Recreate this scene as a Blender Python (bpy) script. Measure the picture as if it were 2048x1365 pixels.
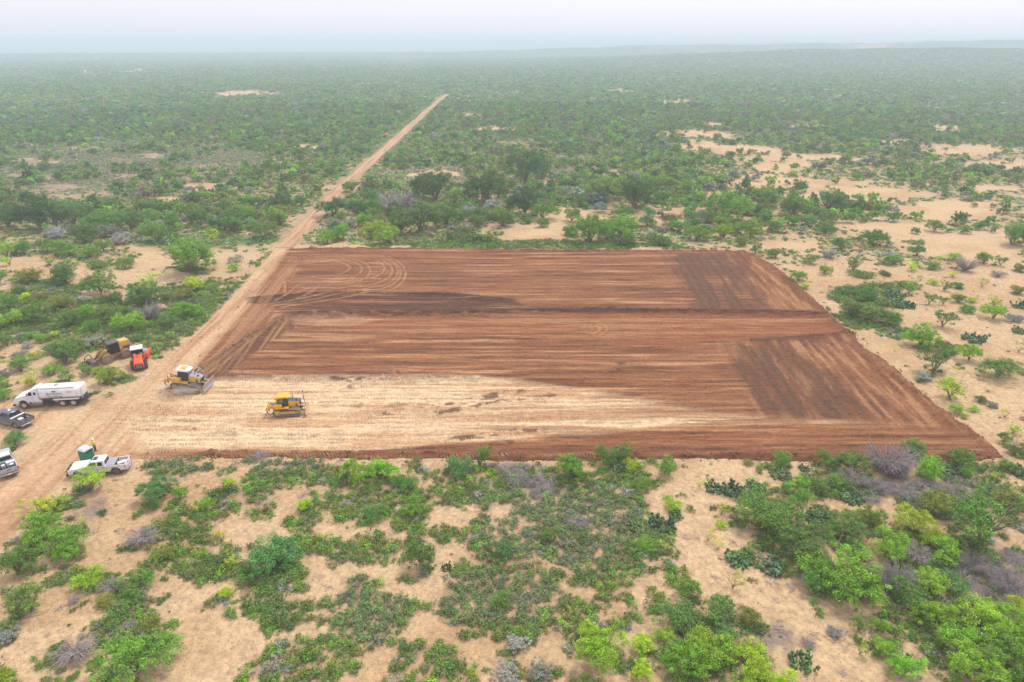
import bpy, math, random
import numpy as np
from mathutils import Vector, Matrix

for _o in list(bpy.data.objects):
    bpy.data.objects.remove(_o)
C = bpy.context.scene.collection
S = bpy.context.scene
R_ = math.radians

# ------------------------------------------------------------------ camera, light, exposure
CAM_H = 47.0
PITCH = R_(23.4)
F_PX, CX, CY = 1365.3, 1024.0, 682.5
cam = bpy.data.cameras.new('camera')
cam.sensor_width = 36.0
cam.lens = 24.0
cam.clip_start = 0.5
cam.clip_end = 90000.0
camo = bpy.data.objects.new('camera', cam)
C.objects.link(camo)
camo.location = (0, 0, CAM_H)
camo.rotation_euler = (math.pi / 2 - PITCH, 0, 0)
S.camera = camo

SUN_EL, SUN_AZ = R_(62), R_(35)      # azimuth clockwise from +Y (the view direction)
world = bpy.data.worlds.new('World')
S.world = world
world.use_nodes = True
wn, wl = world.node_tree.nodes, world.node_tree.links
wn.clear()
sky = wn.new('ShaderNodeTexSky')
sky.sky_type = 'NISHITA'
sky.sun_disc = False
sky.sun_elevation = SUN_EL
sky.sun_rotation = SUN_AZ
sky.altitude = 100
sky.air_density = 1.0
sky.dust_density = 4.0
sky.ozone_density = 1.0
hs = wn.new('ShaderNodeHueSaturation')
hs.inputs['Saturation'].default_value = 0.30
veil = wn.new('ShaderNodeMix')
veil.data_type = 'RGBA'
veil.inputs[0].default_value = 0.66
veil.inputs[7].default_value = (7.9, 7.7, 8.7, 1)
bg = wn.new('ShaderNodeBackground')
bg.inputs['Strength'].default_value = 0.100
wo = wn.new('ShaderNodeOutputWorld')
wl.new(sky.outputs[0], hs.inputs['Color'])
wl.new(hs.outputs[0], veil.inputs[6])
wl.new(veil.outputs[2], bg.inputs['Color'])
wl.new(bg.outputs[0], wo.inputs['Surface'])

sun = bpy.data.lights.new('sun', 'SUN')
sun.energy = 1.5
sun.angle = R_(10)
sun.color = (1.0, 0.95, 0.88)
suno = bpy.data.objects.new('sun', sun)
C.objects.link(suno)
_d = Vector((math.sin(SUN_AZ) * math.cos(SUN_EL), math.cos(SUN_AZ) * math.cos(SUN_EL), math.sin(SUN_EL)))
suno.rotation_euler = (-_d).to_track_quat('-Z', 'Y').to_euler()

S.view_settings.view_transform = 'Standard'
S.view_settings.look = 'None'
S.view_settings.exposure = 0.70
S.view_settings.gamma = 1.0
S.view_settings.use_curve_mapping = False
S.render.engine = 'CYCLES'
S.cycles.use_denoising = True
S.cycles.max_bounces = 6
S.cycles.diffuse_bounces = 2
S.cycles.glossy_bounces = 2
S.cycles.transmission_bounces = 2
S.cycles.transparent_max_bounces = 6
S.cycles.volume_bounces = 2
S.cycles.volume_step_rate = 5
S.cycles.use_adaptive_sampling = True
S.cycles.adaptive_threshold = 0.01
S.cycles.sample_clamp_indirect = 6

rng = np.random.default_rng(7)
random.seed(7)

# ------------------------------------------------------------------ photo <-> ground
sP, cP = math.sin(PITCH), math.cos(PITCH)

def at(px, py, z=0.0):
    """ground point seen at photo pixel (px, py)"""
    u = (px - CX) / F_PX
    v = (py - CY) / F_PX
    s = sP + v * cP
    t = (CAM_H - z) / s
    return np.array([u * t, (cP - v * sP) * t])

def ppm(py):
    v = (py - CY) / F_PX
    return F_PX * (sP + v * cP) / CAM_H

def to_px(x, y, z=0.0):
    d = y * cP + (CAM_H - z) * sP
    d = np.maximum(d, 0.1)
    dn = (CAM_H - z) * cP - y * sP
    return CX + F_PX * x / d, CY + F_PX * dn / d

# ------------------------------------------------------------------ noise in numpy
def _hash(ix, iy, seed):
    h = (ix.astype(np.int64) * 374761393 + iy.astype(np.int64) * 668265263 + seed * 1442695041) & 0xFFFFFFFF
    h = ((h ^ (h >> 13)) * 1274126177) & 0xFFFFFFFF
    h = (h ^ (h >> 16)) & 0xFFFFFFFF
    return h / 4294967295.0

def vnoise(x, y, seed=0):
    xi = np.floor(x); yi = np.floor(y)
    fx = x - xi; fy = y - yi
    fx = fx * fx * (3 - 2 * fx); fy = fy * fy * (3 - 2 * fy)
    a = _hash(xi, yi, seed); b = _hash(xi + 1, yi, seed)
    c = _hash(xi, yi + 1, seed); d = _hash(xi + 1, yi + 1, seed)
    return (a * (1 - fx) + b * fx) * (1 - fy) + (c * (1 - fx) + d * fx) * fy

def fbm(x, y, seed=0, oct=4):
    s = 0; a = 0.5; t = 0
    for i in range(oct):
        s = s + a * vnoise(x * 2 ** i + 17.3 * i, y * 2 ** i - 9.1 * i, seed + i)
        t += a; a *= 0.5
    return s / t

def sstep(a, b, x):
    t = np.clip((x - a) / (b - a), 0, 1)
    return t * t * (3 - 2 * t)

def poly_sd(x, y, poly):
    """signed distance to a polygon, negative inside"""
    P = np.asarray(poly, float)
    d = np.full(x.shape, 1e9)
    inside = np.zeros(x.shape, bool)
    n = len(P)
    for i in range(n):
        ax, ay = P[i]; bx, by = P[(i + 1) % n]
        ex, ey = bx - ax, by - ay
        t = np.clip(((x - ax) * ex + (y - ay) * ey) / (ex * ex + ey * ey + 1e-12), 0, 1)
        d = np.minimum(d, np.hypot(x - ax - t * ex, y - ay - t * ey))
        c = (ay > y) != (by > y)
        xx = ax + (y - ay) * ex / (ey if abs(ey) > 1e-12 else 1e-12)
        inside ^= c & (x < xx)
    return np.where(inside, -d, d)

def line_d(x, y, pts):
    d = np.full(x.shape, 1e9)
    for (ax, ay), (bx, by) in zip(pts[:-1], pts[1:]):
        ex, ey = bx - ax, by - ay
        t = np.clip(((x - ax) * ex + (y - ay) * ey) / (ex * ex + ey * ey + 1e-12), 0, 1)
        d = np.minimum(d, np.hypot(x - ax - t * ex, y - ay - t * ey))
    return d

def W(pts):
    return [tuple(at(*p)) for p in pts]

# ------------------------------------------------------------------ the lie of the land
FIELD = W([(577, 497), (760, 496), (1000, 499), (1250, 501), (1490, 502), (1545, 530), (1600, 572), (1650, 622),
           (1700, 664), (1722, 690), (1790, 738), (1850, 792), (1912, 838), (1960, 872), (2008, 915), (1960, 922),
           (1800, 921), (1640, 924), (1400, 917), (1200, 921), (1000, 922), (860, 917), (700, 917), (500, 914),
           (330, 918), (272, 914), (232, 888), (222, 858), (262, 812), (330, 760), (372, 706), (436, 640), (492, 580), (545, 524)])
ROADP = W([(577, 497), (552, 497), (536, 515), (510, 545), (468, 590), (420, 638), (372, 682), (322, 728), (285, 764), (262, 786),
           (205, 796), (176, 796), (150, 790), (60, 800), (-60, 812), (-260, 840), (-520, 1300), (-330, 1380), (0, 1097), (52, 1040), (100, 985), (133, 958),
           (160, 950), (272, 918), (330, 918), (300, 840), (420, 740), (520, 620), (560, 540)])
FARROAD = W([(566, 496), (602, 458), (640, 418), (682, 376), (722, 340), (760, 306), (800, 272), (842, 234), (874, 204), (880, 199), (893, 187)])

def terrain(x, y):
    r = np.hypot(x, y)
    th = np.degrees(np.arctan2(x, y))
    z = 0.5 * (fbm(x / 22, y / 22, 3, 3) - 0.5)
    sd = np.minimum(poly_sd(x, y, FIELD), poly_sd(x, y, ROADP))
    z = z * sstep(0, 9, sd)
    far = sstep(250, 900, r)
    z = z + far * 5.0 * (fbm(x / 420, y / 420, 11, 3) - 0.5)
    # low hill on the right, about two kilometres out
    pr = np.exp(-((r - 2250) / 520) ** 2)
    amp = 38 * sstep(-6, 27, th) + 4 * np.exp(-((th - 31) / 3) ** 2) + 5 * (fbm(th / 2.5, r * 0, 14, 3) - .5)
    z = z + pr * amp * (0.92 + 0.16 * fbm(th / 3, r / 900, 5, 3))
    # far ridge
    pr2 = np.exp(-((r - 3700) / 520) ** 2)
    a2 = 16 + 32 * sstep(-8, 14, th) + 20 * sstep(14, 36, th)
    z = z + pr2 * a2 * (0.85 + 0.3 * fbm(th / 2.2, r / 2500, 8, 4))
    return np.minimum(z, 72.5)

# road wheel ruts + field relief, used by the sheets that lie there
# ------------------------------------------------------------------ soil colours (albedo)
SAND = np.array([0.555, 0.395, 0.222]); SAND2 = np.array([0.48, 0.318, 0.168])
BROWN = np.array([0.240, 0.098, 0.042]); ORANGE = np.array([0.245, 0.090, 0.034])
DARK = np.array([0.062, 0.027, 0.016]); PALE = np.array([0.64, 0.475, 0.285]); TAN = np.array([0.40, 0.215, 0.103])
FURROW = np.array([0.098, 0.056, 0.032]); LITTER = np.array([0.30, 0.20, 0.135]); GREYLIT = np.array([0.27, 0.21, 0.17])
HERB = np.array([0.095, 0.185, 0.055]); TANGREY = np.array([0.36, 0.25, 0.17])

def mixc(c, d, t):
    t = np.clip(t, 0, 1)[..., None]
    return c * (1 - t) + d * t

Z_PALE = W([(262, 812), (290, 782), (350, 792), (430, 758), (560, 754), (700, 753), (960, 755), (1050, 764), (1140, 776), (1240, 788),
            (1290, 800), (1420, 822), (1540, 836), (1860, 853), (1700, 851), (1540, 849), (1330, 858), (1100, 868), (960, 882),
            (850, 892), (700, 903), (500, 903), (300, 897), (235, 880), (225, 855)])
Z_ORANGE = W([(590, 630), (1100, 624), (1500, 626), (1650, 630), (1702, 668), (1640, 674), (1500, 682), (1330, 692), (1000, 672), (640, 662)])
Z_DARK1 = W([(500, 596), (560, 590), (640, 587), (900, 589), (990, 598), (1060, 612), (1200, 622), (1400, 627), (1000, 630), (760, 631), (590, 634), (560, 622), (500, 606)])
Z_FURA = W([(1455, 692), (1575, 688), (1640, 745), (1745, 838), (1530, 834), (1505, 770)])
Z_FURB = W([(1330, 512), (1450, 506), (1495, 560), (1545, 620), (1395, 618), (1365, 560)])
Z_DIAG = W([(548, 642), (592, 640), (590, 655), (500, 712), (432, 760), (380, 752), (470, 690)])
Z_RIGHT = W([(1440, 690), (1700, 672), (1760, 720), (1850, 792), (1912, 838), (1960, 872), (1900, 858), (1530, 836)])
Z_LEFT = W([(545, 524), (600, 540), (540, 620), (600, 640), (430, 760), (300, 790), (280, 880), (222, 858), (262, 812), (372, 706), (492, 580)])
Z_PATCH = W([(585, 634), (680, 632), (760, 640), (700, 652), (590, 650)])
TRACKS = []
for (xe, ya, yb, xs) in [(700, 520, 552, 600), (725, 518, 560, 600), (742, 516, 568, 580), (770, 514, 560, 640), (786, 513, 570, 600),
                         (797, 512, 576, 560), (803, 511, 580, 570), (812, 510, 586, 560)]:
    pts = [(xs, ya + 10), (xs + 60, ya + 2)]
    for k in range(9):
        a = -math.pi / 2 + math.pi * k / 8
        pts.append((xe - 62 + 62 * math.cos(a), (ya + yb) / 2 + (yb - ya) / 2 * math.sin(a)))
    pts += [(xe - 130, yb + 10), (xs - 30, yb + 34)]
    TRACKS.append(W(pts)); NARC = len(TRACKS)
for (dx, dy) in [(0, 0), (14, 3)]:
    TRACKS.append(W([(1080 + dx, 646 - dy)] + [(1165 + dx + 36 * math.cos(a_), 658 + (11 + dy) * math.sin(a_)) for a_ in np.linspace(-1.5, 1.5, 10)] + [(1080 + dx, 671 + dy)]))
for dx in (0, 10, 22, 33):
    TRACKS.append(W([(560 - dx * 1.2, 640 + dx * .5), (480 - dx, 700), (405 - dx, 760 - dx * .3)]))
    TRACKS.append(W([(600 - dx * .6, 520), (560 - dx * .6, 575), (470 - dx * .6, 690), (380 - dx, 790), (300 - dx * 2, 850)]))
for dx in (0, 9, 24, 33):
    TRACKS.append(W([(778 + dx, 742), (784 + dx, 753), (790 + dx, 764)]))
CLODLINES = [W([(735, 828), (820, 818), (900, 806), (960, 795), (1060, 778)]), W([(880, 822), (1010, 800), (1100, 790)]),
             W([(640, 755), (760, 762), (700, 770)]), W([(900, 880), (1000, 862), (1090, 856)]), W([(820, 905), (960, 890), (1020, 884)]),
             W([(1140, 775), (1210, 750), (1250, 726)]), W([(330, 850), (430, 862), (480, 864)]), W([(250, 830), (320, 838), (400, 842)]),
             W([(650, 812), (740, 810), (840, 806)]), W([(560, 870), (700, 878)])]
WINDROWS = [(W([(500, 600), (640, 588), (900, 590), (1020, 602)]), 0.35, 1.2), (W([(590, 633), (900, 629), (1100, 624), (1400, 625), (1640, 631)]), 0.75, 1.3),
            (W([(400, 752), (560, 756), (760, 757), (960, 756)]), 0.35, 0.9), (W([(560, 640), (470, 695), (395, 750)]), 0.5, 1.2),
            (W([(1500, 683), (1640, 675), (1702, 668)]), 0.4, 1.0), (W([(346, 768), (343, 780), (340, 788)]), 0.75, 1.5)]
FDIR = np.subtract(at(1700, 830), at(1520, 610)); FDIR = FDIR / np.hypot(*FDIR)
RDIR = np.subtract(at(566, 496), at(240, 830)); RDIR = RDIR / np.hypot(*RDIR)

def field_look(x, y):
    wx = x + 2.2 * (fbm(x / 5, y / 3, 21, 3) - .5); wy = y + 1.6 * (fbm(x / 9, y / 2.2, 22, 3) - .5)
    st = fbm(x / 13 + 0.6 * fbm(x / 9, y / 9, 4, 2), y / 0.75, 31, 4)
    st2 = fbm(x / 30, y / 2.2, 33, 3)
    fine = fbm(x / 2.2, y / 0.5, 35, 3)
    n1 = fbm(x / 7, y / 7, 37, 4)
    c = np.broadcast_to(BROWN, x.shape + (3,)).copy()
    c = mixc(c, TAN, 1.5 * sstep(.50, .78, st) * sstep(.30, .62, st2) * .8)
    c = mixc(c, DARK, .55 * sstep(.52, .25, st))
    c = c * (0.86 + 0.28 * n1)[..., None]
    h = 0.20 * (st - .5) + .09 * (fine - .5) + .10 * (fbm(x / .7, y / .7, 58, 2) - .5)
    def zone(poly, soft=1.2):
        return sstep(soft, -soft, poly_sd(wx, wy, poly))
    z = zone(Z_ORANGE, 1.0)
    c = mixc(c, ORANGE * (0.75 + .5 * st[..., None]), z * .85)
    c = mixc(c, TAN, z * .55 * sstep(.55, .70, fbm(x / 22, y / .9, 39, 3)))
    z = zone(Z_LEFT, 1.5)
    uu = x * RDIR[0] + y * RDIR[1]; vv = -x * RDIR[1] + y * RDIR[0]
    c = mixc(c, mixc(np.broadcast_to(BROWN * 1.05, c.shape), TAN, sstep(.42, .62, fbm(uu / 12, vv / .8, 41, 4))), z * .7)
    z = zone(Z_DARK1, .9)
    c = mixc(c, DARK, z * .84 * sstep(.78, .48, fbm(x / 15, y / .8, 43, 3)))
    fu = x * FDIR[0] + y * FDIR[1]; fv = -x * FDIR[1] + y * FDIR[0]
    fs = fbm(fu / 8, fv / .8, 45, 4)
    zr = np.maximum(zone(Z_RIGHT, 2.), zone(W([(1440, 504), (1490, 502), (1600, 572), (1650, 622), (1545, 620)]), 2.))
    cr = mixc(mixc(np.broadcast_to(BROWN * .93, c.shape), TAN, .7 * sstep(.5, .7, fs)), DARK, .5 * sstep(.5, .3, fs))
    cr = cr * (.85 + .3 * fbm(x / 1.1, y / 1.1, 46, 2))[..., None]
    c = mixc(c, cr, zr)
    h = h + zr * .12 * (fs - .5)
    rg = 5.5 * (fbm(fu / 9, fv / 1.6, 55, 3) - .5)
    zf = np.maximum(sstep(2.2, -2.2, poly_sd(wx + rg, wy + rg, Z_FURA)), sstep(2.2, -2.2, poly_sd(wx + rg, wy + rg, Z_FURB)))
    zf = zf * (.45 + .8 * sstep(.30, .58, fbm(fu / 12, fv / 2.0, 56, 3))); zf = np.clip(zf, 0, 1)
    rows = .5 + .5 * np.sin(fv * 2 * np.pi / 1.9 + 3 * fbm(fu / 6, fv / 4, 47, 2))
    cf = mixc(np.broadcast_to(FURROW, c.shape), BROWN * .8, .55 * rows * fbm(fu / 3, fv / .6, 48, 3) * 1.7)
    c = mixc(c, cf, zf * .9)
    h = h + zf * .07 * rows
    z = zone(Z_DIAG, .8)
    c = mixc(c, mixc(np.broadcast_to(DARK * 1.6, c.shape), TAN * .8, sstep(.45, .75, fbm(uu / 10, vv / .5, 49, 3))), z * .8)
    # the pale, freshly cut part
    zp = zone(Z_PALE, 1.1)
    zp = zp * (1 - .75 * sstep(-20, 30, x) * sstep(.42, .58, fbm(x / 18, y / 1.4, 57, 3)))
    cp = mixc(np.broadcast_to(PALE, c.shape), TAN * 1.15, .70 * sstep(.48, .72, fbm(x / 16, y / 1.1, 51, 4)))
    cp = mixc(cp, BROWN * 1.3, .55 * sstep(.62, .80, fbm(x / 20, y / .8, 52, 4)))
    cp = cp * (.93 + .14 * fine)[..., None]
    c = mixc(c, cp, zp)
    h = h - 0.22 * zp
    c = mixc(c, PALE * .97, zone(Z_PATCH, .7) * .25)
    # lower brown band with some light streaks
    zl = sstep(1.5, -1.5, y - (at(1024, 893)[1] + 1.5 * (n1 - .5))) * (1 - zp)
    c = mixc(c, DARK * 1.5, .35 * zl)
    for i, L in enumerate(CLODLINES):
        d = line_d(wx, wy, L)
        c = mixc(c, DARK * 1.6, (.85 if i < 6 else .4) * sstep(1.0, .2, d) * sstep(.48, .62, fbm(x / 1.3, y / .7, 60 + i, 3)))
    for i, (L, hh, ww) in enumerate(WINDROWS):
        d = line_d(wx * .5 + x * .5, wy * .5 + y * .5, L)
        k = np.exp(-(d / ww) ** 2)
        lump = .5 + fbm(x / 1.1, y / .8, 70 + i, 3)
        h = h + hh * k * lump
        c = mixc(c, DARK if i < 3 else DARK * 1.5, (.85 if i != 2 else .45) * k * sstep(.9, .4, lump - .55) )
    for i, L in enumerate(TRACKS):
        P = np.array(L)
        m = (x > P[:, 0].min() - 1) & (x < P[:, 0].max() + 1) & (y > P[:, 1].min() - 1) & (y < P[:, 1].max() + 1)
        if not m.any():
            continue
        d = line_d(x[m] + .25 * (n1[m] - .5), y[m], L)
        k = np.zeros(x.shape); k[m] = sstep(.42, .16, d)
        k2 = np.zeros(x.shape); k2[m] = sstep(.9, .5, d) - sstep(.5, .2, d)
        w_ = (.50 if i < NARC else .35) * (.5 + .8 * fbm(x / 3, y / 3, 140 + i, 2))
        c = mixc(c, TAN * 1.1, w_ * k)
        c = mixc(c, DARK * 1.5, .55 * w_ * k2)
        h = h - .05 * k + .03 * k2
    # rough pushed-up rim
    sd = poly_sd(x, y, FIELD)
    road_side = sstep(3, 6, poly_sd(x, y, ROADP))
    k = np.exp(-((sd + .9) / .7) ** 2) * road_side
    h = h + k * (.10 + .8 * fbm(x / 1.3, y / 1.3, 81, 3) ** 2)
    c = mixc(c, BROWN * .8, .6 * k * (.4 + fbm(x / .9, y / .9, 82, 2)))
    cleat = np.clip(sstep(.34, .5, fbm(x / 25, y / 1.6, 83, 2)) * (1 - zf) * (1 - zr * .6) * (0.45 + .55 * np.maximum(zp, zl)), 0, 1)
    streak = np.clip(1 - np.maximum(zone(Z_LEFT, 1.5), np.maximum(zf, zr)), 0, 1) * (1 - .45 * zp)
    return c, h, cleat, streak

def road_look(x, y):
    uu = x * RDIR[0] + y * RDIR[1]; vv = -x * RDIR[1] + y * RDIR[0]
    wob = 1.5 * (fbm(uu / 16, vv / 8, 90, 3) - .5)
    st = fbm(uu / 13, (vv + wob) / .62, 91, 4)
    st2 = fbm(uu / 30, (vv + wob) / 2.0, 92, 3)
    c = np.broadcast_to(np.array([.55, .36, .205]), x.shape + (3,)).copy()
    c = mixc(c, np.array([.40, .235, .125]), .8 * sstep(.5, .68, st))
    c = mixc(c, SAND, .8 * sstep(.52, .32, st2))
    c = mixc(c, np.array([.34, .17, .085]), .5 * sstep(.55, .75, st2))
    pxx, pyy = to_px(x, y)
    brownish = sstep(720, 800, pyy) * sstep(100, 300, pxx) * sstep(.35, .6, fbm(x / 6, y / 4, 93, 3))
    c = mixc(c, BROWN * 1.25, .55 * brownish)
    c = c * (.90 + .2 * fbm(x / 2.5, y / 2.5, 94, 3))[..., None]
    h = -.09 * (st - .5) + .04 * (fbm(x / .8, y / .8, 95, 2) - .5)
    cleat = .9 * sstep(.45, .62, fbm(x / 20, y / 1.7, 96, 2)) * sstep(735, 790, pyy) * sstep(120, 230, pxx)
    return c, h, np.clip(cleat, 0, 1)

# bare sand and thick scrub, read off the photo as ellipses on the ground: (px, py, rx, ry)
BARE = [(245, 985, 42, 60), (225, 1065, 50, 45), (130, 1280, 75, 60), (90, 1215, 30, 30), (390, 1185, 60, 30), (335, 1200, 45, 35), (250, 1110, 40, 18),
        (395, 1300, 60, 32), (560, 1190, 35, 10), (1425, 950, 75, 32), (1390, 1080, 62, 60), (1440, 1160, 60, 42), (1540, 1215, 75, 42),
        (1615, 1290, 90, 42), (1690, 1345, 80, 40), (1700, 1215, 40, 26), (900, 1290, 85, 14), (905, 1250, 50, 14), (1190, 1180, 45, 8), (860, 1100, 14, 30), (520, 1065, 60, 22),
        (810, 960, 40, 12), (640, 1180, 50, 24), (380, 960, 40, 16), (480, 1290, 50, 40), (60, 1330, 60, 40),
        (40, 520, 70, 18), (110, 545, 90, 14), (290, 515, 75, 20), (300, 548, 90, 14), (470, 508, 60, 14), (440, 525, 40, 12), (20, 575, 50, 8), (230, 585, 60, 10), (470, 540, 40, 20),
        (660, 490, 50, 5), (750, 492, 90, 4), (1050, 462, 110, 16), (1130, 440, 90, 12), (1000, 478, 40, 8), (1340, 436, 60, 16), (1170, 425, 50, 6),
        (1560, 360, 60, 10), (1640, 375, 70, 10), (1700, 402, 100, 10), (1450, 395, 40, 9), (1400, 290, 45, 14), (1480, 300, 80, 7), (1570, 318, 90, 8), (1330, 270, 50, 5),
        (1900, 420, 110, 12), (1960, 300, 90, 14), (2010, 330, 60, 12), (1750, 285, 40, 6), (1950, 480, 120, 16), (1830, 470, 60, 10), (1580, 492, 60, 9),
        (1700, 560, 90, 40), (1850, 640, 170, 60), (1980, 560, 110, 40), (1990, 700, 90, 40), (1800, 720, 60, 40), (1950, 800, 110, 50), (2000, 870, 60, 30), (1740, 690, 40, 30),
        (60, 730, 60, 22), (30, 700, 30, 14), (90, 700, 30, 14), (130, 690, 20, 8), (70, 760, 50, 10), (190, 775, 70, 12), (110, 670, 34, 12), (250, 720, 14, 10), (160, 755, 30, 8),
        (170, 298, 50, 4), (90, 324, 50, 5), (290, 315, 40, 4), (300, 352, 50, 5), (130, 372, 40, 5), (400, 372, 30, 5), (470, 190, 80, 5), (950, 230, 40, 6), (990, 260, 60, 4), (330, 400, 60, 8), (40, 352, 40, 5), (440, 350, 30, 4),
        (860, 350, 60, 5), (620, 290, 40, 5), (1740, 118, 30, 5), (1350, 205, 30, 4), (1230, 182, 40, 3), (1450, 250, 30, 5), (1610, 250, 50, 5), (1900, 255, 60, 6), (60, 151, 22, 1.6), (176, 146, 9, 1.6),
        (1600, 372, 110, 12), (1720, 393, 120, 13), (1850, 428, 120, 13), (1480, 300, 100, 11), (1960, 500, 110, 20), (1930, 300, 110, 12), (1780, 455, 120, 12), (1420, 268, 50, 8), (1560, 335, 60, 8), (1660, 318, 60, 6), (2000, 380, 60, 8), (1150, 450, 60, 14), (1420, 420, 40, 10), (1715, 172, 20, 1.5), (1955, 160, 16, 2), (1000, 153, 12, 2), (265, 144, 14, 1.6), (1460, 100, 40, 3), (1860, 102, 60, 3), (1980, 108, 30, 2)]
THICK = [(1160, 1020, 140, 62), (1180, 1090, 180, 50), (1010, 1200, 150, 62), (1200, 1150, 120, 30), (740, 1240, 75, 62), (550, 1230, 52, 36),
         (620, 1320, 110, 48), (560, 1330, 60, 40), (860, 1330, 80, 45), (1130, 1240, 90, 30), (1050, 985, 120, 36), (560, 950, 60, 26), (660, 960, 70, 26), (370, 1050, 62, 36), (420, 1140, 56, 28),
         (540, 1160, 80, 34), (240, 1270, 62, 40), (250, 1200, 50, 34), (930, 960, 60, 24), (1240, 960, 60, 44), (780, 990, 60, 30), (620, 1090, 60, 24), (740, 1100, 60, 30), (1000, 1090, 70, 40),
         (380, 480, 110, 15), (500, 478, 60, 8), (230, 510, 45, 22), (420, 600, 50, 22), (380, 630, 60, 30), (330, 690, 40, 14), (280, 705, 20, 14), (240, 760, 30, 12), (300, 690, 60, 20), (180, 690, 50, 15),
         (900, 484, 90, 14), (960, 490, 50, 6), (1230, 488, 110, 8), (1735, 592, 75, 24), (1725, 640, 70, 20), (1890, 698, 60, 9), (1800, 668, 45, 9), (1690, 965, 60, 30), (340, 940, 60, 18), (1900, 1120, 110, 60), (160, 1140, 60, 20), (60, 650, 130, 34), (200, 640, 110, 40), (330, 650, 80, 30), (390, 590, 60, 24), (60, 500, 80, 14), (180, 500, 80, 14), (1600, 1080, 90, 50), (1840, 1090, 90, 40), (1700, 1180, 80, 30), (1860, 1240, 110, 50), (1960, 1330, 120, 60), (1400, 1320, 90, 50), (620, 480, 60, 10), (850, 470, 120, 18)]

def ell(pxx, pyy, L, soft=.25):
    m = np.zeros(pxx.shape)
    for (cx, cy, rx, ry) in L:
        k = (np.abs(pxx - cx) < rx * 1.5) & (np.abs(pyy - cy) < ry * 1.5)
        if k.any():
            q = np.hypot((pxx[k] - cx) / rx, (pyy[k] - cy) / ry)
            m[k] = np.maximum(m[k], sstep(1 + soft, 1 - soft, q))
    return m

def bare_mask(x, y):
    px, py = to_px(x, y)
    k = sstep(110, 210, np.hypot(x, y))
    px = px + k * 130 * (fbm(x / 20, y / 26, 150, 4) - .5)
    py = py + k * 30 * (fbm(x / 16, y / 22, 151, 4) - .5) * np.clip(py / 500, .15, 1)
    return ell(px, py, BARE, .45)

def cover(x, y):
    """share of the ground under low scrub, 0..1"""
    px, py = to_px(x, y)
    r = np.hypot(x, y)
    w1 = fbm(x / 3.2, y / 2.6, 101, 3) - .5
    px = px + w1 * 26 * np.clip(40 / r, .3, 1) * 2; py = py + w1 * 14 * np.clip(60 / r, .1, 1)
    bare, thick = np.maximum(bare_mask(x, y), ell(px, py, BARE) * (r < 130)), ell(px, py, THICK)
    n = fbm(x / 1.7, y / 1.45, 103, 3)
    n2 = fbm(x / 11, y / 11, 104, 3)
    base = .50 + .0 * n
    k = sstep(.47, .62, n + .35 * (n2 - .5))
    mid = sstep(120, 190, r)
    nm = fbm(x / 18, y / 13, 105, 4)
    k = k * (1 - mid) + mid * (.35 + .65 * sstep(.30, .50, nm + .25 * (n - .5) + .12 * sstep(300, 800, r)))
    right_sand = sstep(1300, 1500, px) * sstep(240, 340, py) * (1 - sstep(700, 900, py))
    k = k * (1 - .45 * right_sand)
    k = np.maximum(k * (1 - bare), thick * (.55 + .9 * sstep(.3, .55, n)) * .9)
    return np.clip(k, 0, 1)

def ground_look(x, y):
    r = np.hypot(x, y)
    c = np.broadcast_to(SAND, x.shape + (3,)).copy()
    c = mixc(c, SAND2, sstep(.38, .68, fbm(x / 9, y / 7, 111, 4)))
    c = mixc(c, np.array([.56, .39, .235]), .5 * sstep(.55, .75, fbm(x / 25, y / 20, 112, 3)))
    cov = cover(x, y)
    c = mixc(c, LITTER * .9, .28 * sstep(.50, .72, fbm(x / .9, y / .9, 118, 3)) * (1 - sstep(140, 220, r)))
    c = mixc(c, SAND2 * .9, .35 * sstep(.58, .75, fbm(x / 3.5, y / 2.0, 119, 4)))
    c = mixc(c, LITTER, .60 * cov * sstep(.25, .6, fbm(x / 1.2, y / 1.2, 113, 3)))
    px, py = to_px(x, y)
    grey = ell(px, py, [(480, 1000, 60, 20), (1860, 985, 110, 60), (1960, 1150, 120, 70), (1040, 965, 70, 34), (1900, 1170, 60, 30), (175, 1010, 34, 30), (1540, 1290, 50, 40), (1800, 1170, 50, 40),
                        (200, 340, 230, 50), (430, 330, 110, 30), (300, 640, 40, 16), (1960, 1010, 60, 30), (420, 620, 60, 30)], .5)
    c = mixc(c, GREYLIT * .85, .9 * grey * sstep(.2, .6, fbm(x / 2, y / 2, 114, 3)))
    herb = ell(px, py, [(380, 482, 130, 15), (500, 480, 60, 8), (910, 486, 100, 10)], .3)
    c = mixc(c, HERB, .85 * herb)
    far = sstep(150, 420, r)
    bare = bare_mask(x, y)
    right_sand = sstep(1250, 1450, px) * sstep(235, 330, py)
    und = mixc(np.broadcast_to(np.array([.15, .185, .08]), c.shape), LITTER * .95, sstep(.40, .62, fbm(x / 7, y / 7, 117, 3)))
    c = mixc(c, und, np.clip(far * (1 - bare) * (.45 + .6 * cov + .35 * sstep(250, 500, r)), 0, .94) * (1 - .45 * right_sand))
    vfar = sstep(330, 680, r)
    nf = fbm(x / 60, y / 60, 115, 4)
    fc = mixc(np.broadcast_to(np.array([.085, .135, .058]), c.shape), np.array([.12, .150, .085]), sstep(.35, .7, nf))
    fc = mixc(fc, SAND * .8, .8 * sstep(.66, .78, fbm(x / 90, y / 140, 116, 3)))
    c = mixc(c, fc, vfar * (1 - bare))
    return c

# ------------------------------------------------------------------ mesh helpers
def setp(o, label=None, cat=None, group=None, kind=None):
    if label: o['label'] = label
    if cat: o['category'] = cat
    if group: o['group'] = group
    if kind: o['kind'] = kind
    return o

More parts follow.
